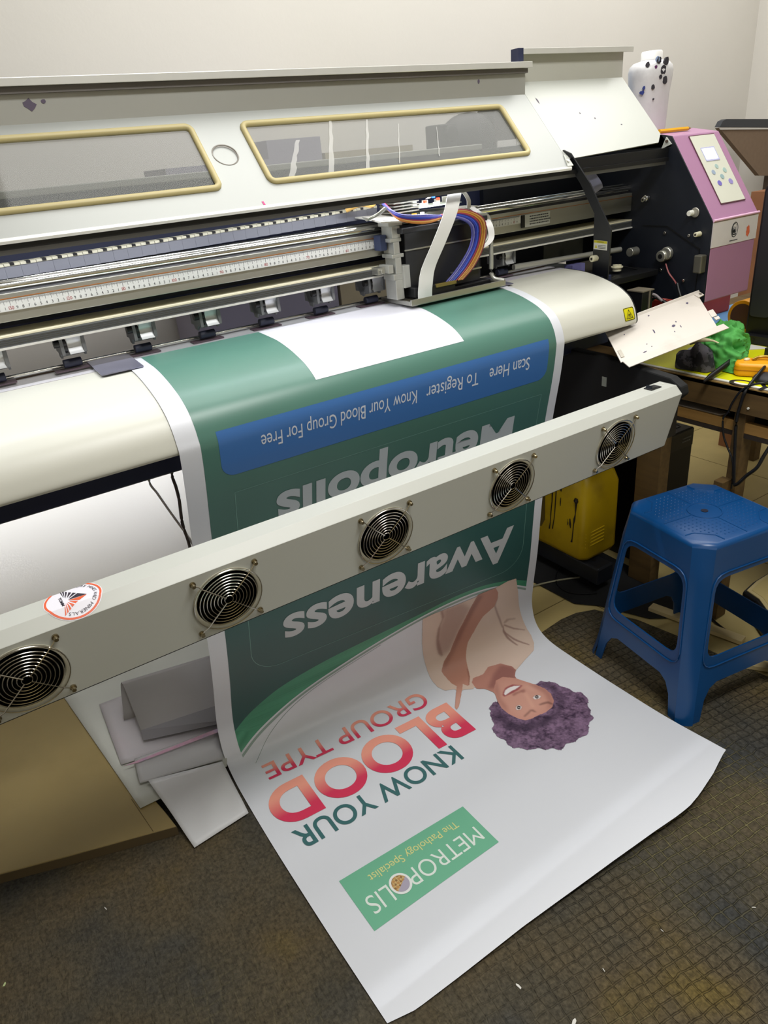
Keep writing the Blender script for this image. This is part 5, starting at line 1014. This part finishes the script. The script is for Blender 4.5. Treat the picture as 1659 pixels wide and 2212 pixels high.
bm = new_bm(); box(bm, 1.703, 1.722, .30, 1.34, .596, .624); add('shelf_rail', bm, m_woodl, TB, bevel=.001)
bm = new_bm(); box(bm, 1.703, 1.722, .30, 1.34, .583, .5955); add('shelf_rail', bm, mat('dark_batten', '#2a2018', .7), TB)
bm = new_bm(); box(bm, 1.722, 2.86, .36, 1.34, .585, .600); add('shelf_board', bm, mat('shelf_dark', '#2c2419', .8), TB)
bm = new_bm(); box(bm, 1.703, 1.722, 1.003, 1.212, .135, .165); add('stretcher', bm, m_wood, TB, bevel=.001)
bm = new_bm(); box(bm, 1.660, 1.700, .985, 1.012, .425, .462); add('side_batten', bm, m_wood, TB, bevel=.001)
bm = new_bm(); c = onx(1617, 882, 1.689); cyl(bm, c, (c[0]-.003, c[1], c[2]), .003, 8); add('nail', bm, m_white, TB)
# signs lying on the table
bm = new_bm(); box(bm, 1.7005, 2.35, .38, 1.34, TZ, TZ+.002); SG = solo('sign_sheet', bm, mat('sign_white', '#e4e4da', .4), 'white edged yellow sign sheet with black lettering lying flat on the table', 'sign')
bm = new_bm(); box(bm, 1.712, 2.34, .39, 1.33, TZ+.002, TZ+.0024); add('yellow_field', bm, mat('sign_yellow', '#dfe010', .35), SG, world=False)
bm = new_bm()
def stext(t, x0, y0, L, Hh):
    V, Fc = text2d(t, .02); wx = V[:, 0].max(); put(bm, (V, Fc), lambda a, b: (x0+b/CAPH*Hh, y0-a/wx*L, TZ+.0027))
o_ = onz(1597, 829, TZ); V, Fc = text2d('O', .02)
stext('OY', o_[0]-.018, o_[1]+.030, .125, .044)
add('black_lettering', bm, m_black, SG, world=False, fix=False)
bm = new_bm(); slab(bm, [(2.02, 1.30), (2.60, 1.30), (2.60, 1.55), (2.02, 1.55)], TZ+.0, TZ+.002)
solo('blue_sheet', bm, mat('sheet_blue', '#5f95c8', .45), 'sky blue sheet on the table below the pink control box', 'sheet')
bm = new_bm(); n = 48; zc = .782; cyl(bm, (2.17, 1.300, TZ+.050), (2.33, 1.300, TZ+.050), .050, 40)
OR = solo('tape_roll', bm, mat('orange_film', '#e09a12', .35, noise=.04), 'orange roll lying on the blue sheet behind the green cloth', 'roll', smooth=50, bevel=.001)
bm = new_bm(); cyl(bm, (2.1690, 1.300, TZ+.050), (2.1695, 1.300, TZ+.050), .040, 30); add('roll_core', bm, mat('core_brown', '#4a2a12', .7), OR, world=False)
bm = new_bm(); box(bm, 2.05, 2.42, 1.50, 1.60, TZ, TZ+.105); solo('red_case', bm, mat('red_case_paint', '#b03222', .5, noise=.3, nscale=5), 'dark red case on the table behind the blue sheet', 'case', bevel=.008)
# black ribbed equipment case
EC = thing('ribbed_equipment_case', 'large black ribbed equipment case standing on the table at the right edge', 'case', (2.25, 1.0, TZ))
bm = new_bm(); prof = rrect(.74, 1.235, TZ+.004, 1.165, .022, 5); prism(bm, [(2.085, y, z) for y, z in prof], (.38, 0, 0)); add('shell', bm, m_black, EC, bevel=.006)
bm = new_bm()
for k in range(34): z = .79+k*.0105; box(bm, 2.0815, 2.0865, .80, 1.155, z, z+.0055)
add('vent_ribs', bm, mat('vent_black', '#15171a', .6), EC)
bm = new_bm(); prism(bm, [(2.0805, y, z) for y, z in rrect(1.165, 1.225, .80, 1.15, .01, 3)], (.004, 0, 0)); add('side_strip', bm, mat('vent_grey', '#2a2d30', .45), EC)
bm = new_bm(); box(bm, 2.055, 2.09, 1.06, 1.225, TZ+.0025, TZ+.028); cyl(bm, (2.0545, 1.19, TZ+.016), (2.0535, 1.19, TZ+.016), .006, 12); add('base_flange', bm, m_black, EC, bevel=.002)
bm = new_bm(); box(bm, 1.95, 2.04, .80, 1.09, TZ+.003, TZ+.030); solo('black_drawer_unit', bm, mat('drawer_black', '#17181b', .5), 'low black box beside the ribbed case behind the tape measure', 'box', bevel=.003)
bm = new_bm(); prism(bm, [(1.99, 1.165, TZ+.003), (2.045, 1.12, TZ+.003), (2.05, 1.20, TZ+.003)], (0, 0, .0008)); solo('paper_slip', bm, m_paper, 'white paper corner showing between green cloth and black case', 'paper')
# cloths
from mathutils import noise as mnoise
def cloth(name, c, rad, hgt, M, label, seed, tail=None, freq=16, amp=.020):
    """crumpled cloth: a low dome pushed into sharp folds by ridged noise"""
    bm = new_bm(); nu_, nv_ = 110, 44; g = []; off = Vector((seed*3.1, seed*1.7, seed))
    for i in range(nv_+1):
        v = i/nv_; row = []
        for j in range(nu_):
            a = 2*math.pi*j/nu_; rr = math.sin(v*math.pi/2)**.75; k = 1+.22*mnoise.noise(Vector((math.cos(a)*1.6, math.sin(a)*1.6, v))+off)*v
            p = Vector((rad[0]*rr*k*math.cos(a), rad[1]*rr*k*math.sin(a), hgt*max(0, math.cos(v*math.pi/2))**.75))
            if tail: d = max(0, math.cos(a)*tail[0]+math.sin(a)*tail[1]); t = d**5*v**1.5; p.x += tail[0]*tail[2]*t; p.y += tail[1]*tail[2]*t
            q = p*freq+off; w_ = Vector((mnoise.noise(q*.6), mnoise.noise(q*.6+Vector((7, 1, 3))), mnoise.noise(q*.6+Vector((2, 9, 5)))))*1.3
            r1 = 1-abs(mnoise.noise(q+w_))*2.4; r2 = 1-abs(mnoise.noise(q*2.1+w_))*2.2
            n_ = Vector((math.cos(a)*rr, math.sin(a)*rr, .4+max(0, 1-rr))).normalized(); p += n_*(r1*amp+r2*amp*.35-amp*.5)*(.35+.65*min(1, 2*(1-v)+.3))
            p.z = max(p.z, .0012*(1+math.sin(9*a))); row.append(bm.verts.new((c[0]+p.x, c[1]+p.y, c[2]+p.z)))
        g.append(row)
    for i in range(nv_):
        for j in range(nu_): bm.faces.new((g[i][j], g[i][(j+1) % nu_], g[i+1][(j+1) % nu_], g[i+1][j]))
    bmesh.ops.remove_doubles(bm, verts=bm.verts, dist=.0003)
    return solo(name, bm, M, label, 'cloth', smooth=80)
m_green = mat('green_cloth', '#4fa24c', .85, noise=.12, nscale=30, bump=.3, bscale=90)
cloth('green_cloth', (1.862, 1.165, TZ+.0026), (.066, .060), .092, m_green, 'crumpled bright green cloth on the table beside the tape measure', 5, freq=24, amp=.026, tail=(-.62, -.78, .085))
cloth('camouflage_pouch', (1.750, 1.165, TZ+.0026), (.034, .052), .062, None or mat('camouflage_fabric', '#6e6a76', .8, noise=.45, nscale=40, dirt='#23222a', dirt_scale=34, dirt_amt=.9), 'grey and black camouflage pouch beside the green cloth', 9, freq=12, amp=.012)
bm = new_bm(); tube(bm, [(1.765, 1.20, .790), (1.775, 1.175, .797), (1.795, 1.150, .794), (1.80, 1.125, .785)], [.009, .007, .003, .002], 8, smooth=3); solo('cream_applicator', bm, mat('cream_plastic', '#d8cba4', .5), 'small cream plastic applicator lying on the camouflage pouch', 'tool', smooth=60)
bm = new_bm(); sphere(bm, (1.835, 1.235, TZ+.018), (.018, .018, .016), 12); solo('cotton_wad', bm, mat('cotton', '#a9a8a8', .9, bump=.5, bscale=60), 'grey cotton wad between the pouch and the green cloth', 'wad', smooth=60)
_nt = MATS['camouflage_fabric'].node_tree
for n_ in _nt.nodes:
    if n_.type == 'VALTORGB': n_.color_ramp.interpolation = 'CONSTANT'
    if n_.type == 'VALTORGB' and n_.color_ramp.elements[0].color[0] == 0: n_.color_ramp.elements[1].position = .53
# tape measure
TM = thing('tape_measure', 'yellow tape measure lying on its side on the yellow sign', 'tape measure', (1.800, 1.020, TZ+.0026))
Mt = Matrix.Translation((1.800, 1.020, TZ+.0032)) @ Matrix.Rotation(math.radians(-62), 4, 'Z')
bm = new_bm(); prism(bm, [Mt @ Vector((x, y, 0)) for x, y in rrect(-.052, .052, -.036, .036, .020, 6)], (0, 0, .034)); add('housing', bm, mat('tape_yellow', '#eea312', .38), TM, bevel=.007, seg=3, smooth=40)
bm = new_bm(); prism(bm, [Mt @ Vector((x, y, .0005)) for x, y in rrect(-.0527, .0527, -.0367, .0367, .020, 6)], (0, 0, .002)); 
for v_ in bm.verts: v_.co.z += .0155
add('housing_seam', bm, mat('tape_seam', '#b87408', .4), TM)
bm = new_bm(); tube(bm, [Mt @ Vector(p) for p in ((-.012, .0, .036), (.005, .012, .042), (.030, .010, .042), (.042, -.002, .036))], .004, 8, smooth=4); add('strap_ring', bm, mat('gold_metal', '#a8863a', .3, metal=.8), TM, smooth=60)
bm = new_bm(); p = Mt @ Vector((-.025, .004, .036)); sphere(bm, p, (.010, .007, .004), 10); add('lock_button', bm, mat('button_cream', '#e4d6b0', .4), TM, smooth=60)
bm = new_bm(); a_, b_ = Vector((1.655, 1.072, .728)), Vector((1.790, 1.085, .752)); d_ = (b_-a_).normalized(); sd = d_.cross(Vector((0, 0, 1))).normalized()*.011
tube(bm, [a_, a_+d_*.03, b_], [.003, .0075, .0070], 8); solo('black_pen', bm, m_black, 'thick black pen lying over the table edge against the green cloth', 'pen', smooth=50)
bm = new_bm(); c = onz(1645, 815, TZ+.01); sphere(bm, (c[0], c[1]-.02, TZ+.010), (.035, .04, .014), 12); solo('black_pouch', bm, mat('pouch_black', '#1c1b20', .6), 'flat black pouch on the yellow sign at the right edge', 'pouch', smooth=60)
# table cables
def cable(label, pts, r, M, smooth=6):
    bm = new_bm(); tube(bm, [tuple(p) for p in pts], r, 8, smooth=smooth); return solo('power_cable', bm, M, label, 'cable', 'cables hanging over the table edge', smooth=60)
m_cab = mat('cable_black', '#101114', .4)
cable('thick black cable coming over the table edge and down the table leg', [onz(1700, 745, .76), onz(1659, 785, .755), onx(1640, 806, 1.74), onx(1612, 842, 1.685), onx(1601, 870, 1.683), onx(1591, 910, 1.683), onx(1587, 980, 1.683), onx(1585, 1045, 1.683)], .0042, m_cab)
cable('thin black cable looping in front of the shelf beside the table leg', [onz(1690, 812, .74), onx(1655, 826, 1.70), onx(1625, 831, 1.683), onx(1600, 845, 1.681), onx(1582, 870, 1.681), onx(1573, 890, 1.683), onx(1562, 905, 1.684), onx(1563, 940, 1.684), onx(1571, 965, 1.684), onx(1583, 1000, 1.682), onx(1580, 1055, 1.682)], .0026, m_cab)
cable('black cable running from the table leg up to the right edge of the picture', [onx(1586, 1048, 1.680), onx(1595, 1044, 1.680), onx(1612, 1028, 1.685), onx(1635, 1010, 1.69), onx(1650, 985, 1.70), onx(1672, 950, 1.72)], .0046, m_cab)
# papers and adapter on the shelf
def flatsheet(name, poly, z, t, M, label, cat, grp=None): 
    bm = new_bm(); prism(bm, [(p[0], p[1], z) for p in poly], (0, 0, t)); return solo(name, bm, M, label, cat, grp)
m_paperp = mat('printed_paper', '#d4cfc8', .6, noise=.05, nscale=4, dirt='#4a3a3e', dirt_scale=11, dirt_amt=.75)
flatsheet('printed_paper', [(1.71, 1.30), (1.712, 1.05), (1.80, 1.03), (1.86, 1.10), (1.90, 1.30)], .6245, .003, m_paperp, 'printed white paper lying on the shelf under the tabletop', 'paper')
bm = new_bm(); box(bm, 1.745, 1.80, 1.015, 1.085, .6005, .650); solo('power_adapter', bm, m_black, 'black power adapter on the shelf beside the table leg', 'adapter', bevel=.006)
flatsheet('printed_paper', [(1.73, .92), (1.74, .60), (1.95, .60), (1.95, .95)], .6008, .004, m_paperp, 'printed paper on the shelf at the right edge of the picture', 'paper')
# computer tower under the table
CT = thing('computer_tower', 'black computer tower standing under the table behind the dryer bar end', 'computer', (1.92, 1.5, 0))
bm = new_bm(); box(bm, 1.795, 1.983, 1.30, 1.70, 0, .455); add('case', bm, m_black, CT, bevel=.004)
bm = new_bm(); box(bm, 1.797, 1.981, 1.2985, 1.300, .395, .452); add('front_bezel', bm, mat('bezel_black', '#17181c', .35), CT)
bm = new_bm()
for k in range(2): 
    x = 1.925
    while x < 1.965: l = random.uniform(.003, .007); box(bm, x, x+l, 1.2978, 1.2986, .425-k*.011, .430-k*.011); x += l+.0015
add('bezel_print', bm, m_grey, CT)
bm = new_bm(); put(bm, shape2d([rrect(1.815, 1.965, 1.33, 1.67, .012, 4), rrect(1.819, 1.961, 1.334, 1.666, .010, 4)]), lambda x, y: (x, y, .4556), thick=(0, 0, .0008)); add('top_recess', bm, m_grey, CT)
# jerrycan
JX0, JX1, JY0, JY1, JZ = 1.525, 1.690, 1.335, 1.620, .1015
JC = thing('jerrycan', 'yellow plastic jerrycan with dark ink runs standing on the printer foot', 'jerrycan', (1.6, 1.48, JZ))
bm = new_bm(); lv = [(0, .018), (.006, .006), (.02, .0), (.25, .0), (.285, .010), (.315, .035), (.335, .06)]; rg = []
for z, ins_ in lv:
    rg.append([bm.verts.new((x, y, JZ+z)) for x, y in rrect(JX0+ins_, JX1-ins_, JY0+ins_, JY1-ins_*1.2, .028 if ins_ < .03 else .02, 6)])
for a, b in zip(rg, rg[1:]):
    for i in range(len(a)): bm.faces.new((a[i], a[(i+1) % len(a)], b[(i+1) % len(a)], b[i]))
bm.faces.new(rg[0][::-1]); bm.faces.new(rg[-1]); add('can_body', bm, m_yellowj, JC, smooth=45)
bm = new_bm(); cyl(bm, (1.61, 1.385, JZ+.31), (1.61, 1.375, JZ+.385), .028, 20); add('neck', bm, m_yellowj, JC, smooth=45)
bm = new_bm(); cyl(bm, (1.61, 1.375, JZ+.385), (1.61, 1.372, JZ+.405), .030, 20); add('cap', bm, m_black, JC, smooth=45)
bm = new_bm(); tube(bm, [(1.61, 1.42, JZ+.32), (1.61, 1.44, JZ+.375), (1.61, 1.54, JZ+.375), (1.61, 1.57, JZ+.33)], .013, 10, smooth=5); add('handle', bm, m_yellowj, JC, smooth=60)
bm = new_bm()
for k in range(5): tube(bm, [(JX0+.012, JY0+.006, JZ+.055+.012*k), (JX0+.040, JY0-.001, JZ+.060+.012*k), (JX0+.09, JY0-.001, JZ+.062+.012*k)], .0022, 6)
add('moulded_ribs', bm, m_yellowj, JC, smooth=60)
def run(fn, pts):
    bm = new_bm(); L_ = [Vector(fn(a, b)) for a, b, r in pts]; tube(bm, L_, [r for _, _, r in pts], 6, smooth=0); add('ink_run', bm, m_stain, JC)
lf = lambda y, z: (JX0-.0002, y, JZ+z)
run(lf, [(1.475, .26, .004), (1.476, .24, .006), (1.473, .22, .003), (1.474, .18, .002), (1.478, .14, .0022), (1.48, .10, .0016), (1.484, .075, .003)])
run(lf, [(1.455, .26, .0025), (1.457, .22, .002), (1.460, .17, .0022), (1.462, .13, .0015), (1.470, .08, .0022)])
run(lf, [(1.436, .245, .003), (1.437, .232, .004), (1.436, .225, .001)]); run(lf, [(1.437, .205, .001), (1.438, .19, .0024), (1.438, .175, .001)])
run(lf, [(1.372, .225, .006), (1.372, .215, .009), (1.372, .205, .004), (1.374, .17, .0015), (1.377, .15, .004), (1.380, .13, .0018), (1.384, .075, .002), (1.386, .065, .004)])
run(lf, [(1.396, .145, .002), (1.394, .125, .004), (1.392, .112, .001)]); run(lf, [(1.405, .140, .001), (1.404, .126, .002), (1.406, .118, .001)])
bm = new_bm(); prism(bm, [(JX0-.0008, 1.56, JZ+.06), (JX0-.0008, 1.52, JZ+.07), (JX0-.0008, 1.505, JZ+.10), (JX0-.0008, 1.505, JZ+.26), (JX0-.0008, 1.57, JZ+.26), (JX0-.0008, 1.59, JZ+.12)], (.0006, 0, 0)); add('dark_patch', bm, mat('jerry_patch', '#5a4a14', .6), JC)
# round edged tray behind the stool
TR = thing('black_tray', 'black rounded tray with a tan board in it on the floor behind the stool', 'tray', (1.85, .85, 0))
tp = [(1.765, .90), (1.68, .79), (1.69, .74), (1.74, .70), (2.15, .66), (2.20, .72), (2.20, .94), (2.14, .96), (1.85, .96), (1.78, .95)]
bm = new_bm(); slab(bm, tp, .0045, .082); add('tray_shell', bm, m_black, TR, bevel=.008, seg=3)
c_ = Vector((sum(p[0] for p in tp)/10, sum(p[1] for p in tp)/10)); inn = [tuple(c_+(Vector(p)-c_)*.93) for p in tp]; inn2 = [tuple(c_+(Vector(p)-c_)*.86) for p in tp]
bm = new_bm(); slab(bm, inn, .082, .085); add('cream_rim', bm, mat('rim_cream', '#b8a878', .5), TR); bm = new_bm(); slab(bm, inn2, .085, .0862); add('tan_board', bm, m_tile, TR)
# wooden battens and a cable on the floor behind the stool
for i, (p, q, wd, lab) in enumerate((((1.605, 1.13), (1.66, .86), .016, 'pale wooden batten on the floor behind the stool legs'), ((1.575, .80), (1.70, .62), .014, 'short pale batten at the mat edge right of the stool'))):
    P, Q = Vector((*p, 0)), Vector((*q, 0)); d_ = (Q-P).normalized(); s_ = Vector((-d_.y, d_.x, 0))*wd; bm = new_bm()
    prism(bm, [P-s_+Vector((0, 0, .0052)), P+s_+Vector((0, 0, .0052)), Q+s_+Vector((0, 0, .0052)), Q-s_+Vector((0, 0, .0052))], (0, 0, .012)); solo('floor_batten', bm, mat('batten_pale', '#cbb98a', .55, noise=.05), lab, 'batten')
bm = new_bm(); tube(bm, [tuple(onz(u, v, .0085)) for u, v in ((1150, 1266), (1180, 1259), (1215, 1252), (1262, 1246))], .0030, 6, smooth=5); solo('floor_cable', bm, mat('cable_pale', '#8f8c74', .5), 'pale cable on the floor beside the banner below the printer foot', 'cable', smooth=60)
bm = new_bm(); tube(bm, [tuple(onz(u, v, .0085)) for u, v in ((1215, 1215), (1202, 1240), (1204, 1262), (1225, 1278), (1262, 1283), (1290, 1281))], .0022, 6, smooth=5); solo('floor_cable', bm, m_cab, 'thin black cable looping on the black floor area', 'cable', smooth=60)
bm = new_bm(); tube(bm, [tuple(onz(u, v, .006)) for u, v in ((1530, 1330), (1550, 1348), (1575, 1366), (1600, 1374))], .0035, 6, smooth=5); solo('floor_cable', bm, m_cab, 'short black cable on the tan floor behind the stool', 'cable', smooth=60)

# ================================================================ ON AND BEHIND THE PRINTER
def bottle_shape(): return [(.040, 0), (.0445, .003), (.046, .010), (.046, .125), (.045, .135), (.0475, .15), (.0475, .165), (.040, .180), (.026, .189), (.0215, .192), (.0215, .200), (.0215, .202)]
bx, by, bz = 1.925, 1.52, 1.3185
BT = thing('ink_bottle', 'white plastic bottle with black and blue ink stains standing on the printer', 'bottle', (bx, by, bz))
def bottle_mat():
    M = mat('bottle_plastic', '#d2d2d4', .35, noise=.03, nscale=30, dirt='#8a8892', dirt_scale=16, dirt_amt=.3); return M
bm = new_bm(); lathe(bm, [(r*1.35, z*1.0) for r, z in [(.036, 0), (.041, .003), (.0425, .012), (.0455, .095), (.049, .128), (.0505, .150), (.048, .163), (.040, .172), (.024, .177), (.0205, .178)]], (bx, by, bz), 32, 1, .8); add('bottle_body', bm, bottle_mat(), BT, smooth=50)
bm = new_bm(); lathe(bm, [(.026, .176), (.029, .178), (.0285, .196), (.026, .199)], (bx, by, bz), 28); add('cap', bm, mat('cap_white', '#ecebe8', .4), BT, smooth=40)
m_blot = mat('blot_black', '#2a2730', .5); m_blotb = mat('blot_blue', '#26367c', .5)
for (u, v, r_, M_) in ((1411, 188, .0050, m_blot), (1424, 130, .007, m_blot), (1433, 150, .010, m_blot), (1440, 132, .009, m_blot), (1437, 172, .0085, m_blot), (1427, 166, .005, m_blot), (1399, 140, .006, m_blot), (1417, 145, .004, mat('blot_purple', '#5a2a5a')), (1421, 128, .006, mat('blot_pale_blue', '#8294b4')), (1391, 190, .0040, m_blotb), (1388, 200, .0045, m_blotb), (1384, 200, .0035, m_blotb), (1412, 214, .002, m_blot)):
    rr = ray(u, v); o_ = CAM-np.array([bx, by, 0]); a = 1.35*.0495; b = a*.8   # hit point on the elliptic bottle wall
    A2 = (rr[0]/a)**2+(rr[1]/b)**2; B2 = 2*(o_[0]*rr[0]/a**2+o_[1]*rr[1]/b**2); C2 = (o_[0]/a)**2+(o_[1]/b)**2-1; D2 = B2*B2-4*A2*C2
    if D2 <= 0: continue
    t = (-B2-math.sqrt(D2))/(2*A2); p = Vector(CAM+rr*t); bm = new_bm(); n_ = Vector(((p.x-bx)/a**2, (p.y-by)/b**2, 0)).normalized(); s_ = n_.cross(Vector((0, 0, 1)))
    P = [p-n_*.004+(s_*math.cos(q*2*math.pi/12)+Vector((0, 0, 1))*math.sin(q*2*math.pi/12)*1.2)*r_*(.8+.3*random.random()) for q in range(12)]
    prism(bm, P, n_*.0046); add('ink_blot', bm, M_, BT)
bm = new_bm(); lathe(bm, [(.040, 0), (.046, .004), (.046, .150), (.030, .176), (.022, .180), (.022, .20)], (1.826, 1.66, 1.3185), 28); solo('blue_bottle', bm, mat('bottle_blue', '#4f9ad2', .35), 'sky blue bottle half hidden behind the right end cover', 'bottle', smooth=50)
PN = thing('pencil', 'yellow pencil lying on top of the pink control box', 'pencil', (1.87, 1.365, 1.318))
a_, b_ = Vector((1.815, 1.392, 1.3185)), Vector((1.925, 1.385, 1.3185)); bm = new_bm(); cyl(bm, a_, b_, .0055, 6); add('shaft', bm, mat('pencil_yellow', '#e2a818', .4), PN)
bm = new_bm(); cyl(bm, b_, b_+(b_-a_).normalized()*.014, .0055, 6, .0006); add('tip', bm, m_woodl, PN)
bm = new_bm(); sphere(bm, (0, 0, 0), .001); bm.free()
# things standing behind the printer, seen through its windows and gaps
bm = new_bm(); box(bm, .90, 1.06, 1.90, 2.08, 0, 1.388); box(bm, .62, .90, 1.90, 2.08, 0, 1.345); solo('tall_lilac_box', bm, mat('box_lilac', '#8f8b9c', .7, noise=.03), 'tall lilac grey box behind the printer seen through the right window', 'box')
bm = new_bm(); box(bm, 1.07, 1.365, 1.90, 2.06, 0, 1.347); solo('brown_crate', bm, mat('crate_brown', '#a3987e', .7, noise=.08), 'pale brown crate behind the printer seen through the middle of the right window', 'crate')
BE = thing('dark_equipment', 'dark equipment with a rounded hood behind the right window of the printer', 'equipment', (1.6, 1.95, 0))
bm = new_bm(); box(bm, 1.425, 1.82, 1.90, 2.02, 0, 1.325); add('cabinet', bm, mat('rig_dark', '#1c1a1c', .6), BE)
bm = new_bm(); box(bm, 1.435, 1.50, 1.86, 1.93, 1.325, 1.392); cyl(bm, (1.47, 1.86, 1.366), (1.47, 1.84, 1.366), .022, 20); add('lens_box', bm, mat('rig_dark', '#1c1a1c'), BE, bevel=.004)
bm = new_bm(); sphere(bm, (1.60, 1.93, 1.355), (.105, .05, .066), 18); add('hood', bm, mat('rig_hood', '#242124', .6), BE, smooth=60)
bm = new_bm(); box(bm, 1.68, 1.82, 1.90, 1.98, 1.325, 1.425); add('back_box', bm, mat('rig_brown', '#3a3430', .6), BE, bevel=.004)
bm = new_bm(); box(bm, 1.655, 1.73, 1.855, 1.86, 1.312, 1.335); box(bm, 1.735, 1.80, 1.855, 1.86, 1.318, 1.345); add('white_labels', bm, m_paper, BE)
# brown board with black top behind at the right
bm = new_bm(); P = [ony(1554, 276, 1.95), ony(1700, 276, 1.95), ony(1700, 380, 1.95), ony(1640, 379, 1.95)]
prism(bm, P, (0, .02, 0)); BB = solo('brown_board', bm, mat('brown_card', '#7b6754', .8, noise=.05, nscale=60), 'dull brown board with a black top strip far right against the wall', 'board')
bm = new_bm(); P = [ony(1555, 274, 1.948), ony(1562, 261, 1.948), ony(1570, 257, 1.948), ony(1700, 257, 1.948), ony(1700, 275, 1.948)]; prism(bm, P, (0, .024, 0)); add('top_strip', bm, mat('strip_dark', '#33363c', .6), BB, world=False)
bm = new_bm(); prism(bm, [ony(1554, 277, 1.946), ony(1700, 276, 1.946), ony(1700, 279, 1.946), ony(1556, 280, 1.946)], (0, .002, 0)); add('pale_line', bm, m_paper, BB, world=False)
# support that carries the brown board, hidden mostly behind it
bm = new_bm(); c0 = ony(1650, 300, 1.975); box(bm, 3.345, 3.39, 1.972, 1.99, 0, 1.22); add('back_post', bm, mat('post_dark', '#4b3f33', .7), BB, world=False)
# shelf of timber behind pink box
bm = new_bm(); c0 = ony(1639, 414, 1.73); box(bm, c0[0], c0[0]+.09, 1.70, 1.76, 0, c0[2]); solo('wooden_rack', bm, mat('rack_wood', '#8a5c3c', .6, noise=.15), 'brown wooden rack between the pink control box and the ribbed case', 'rack')
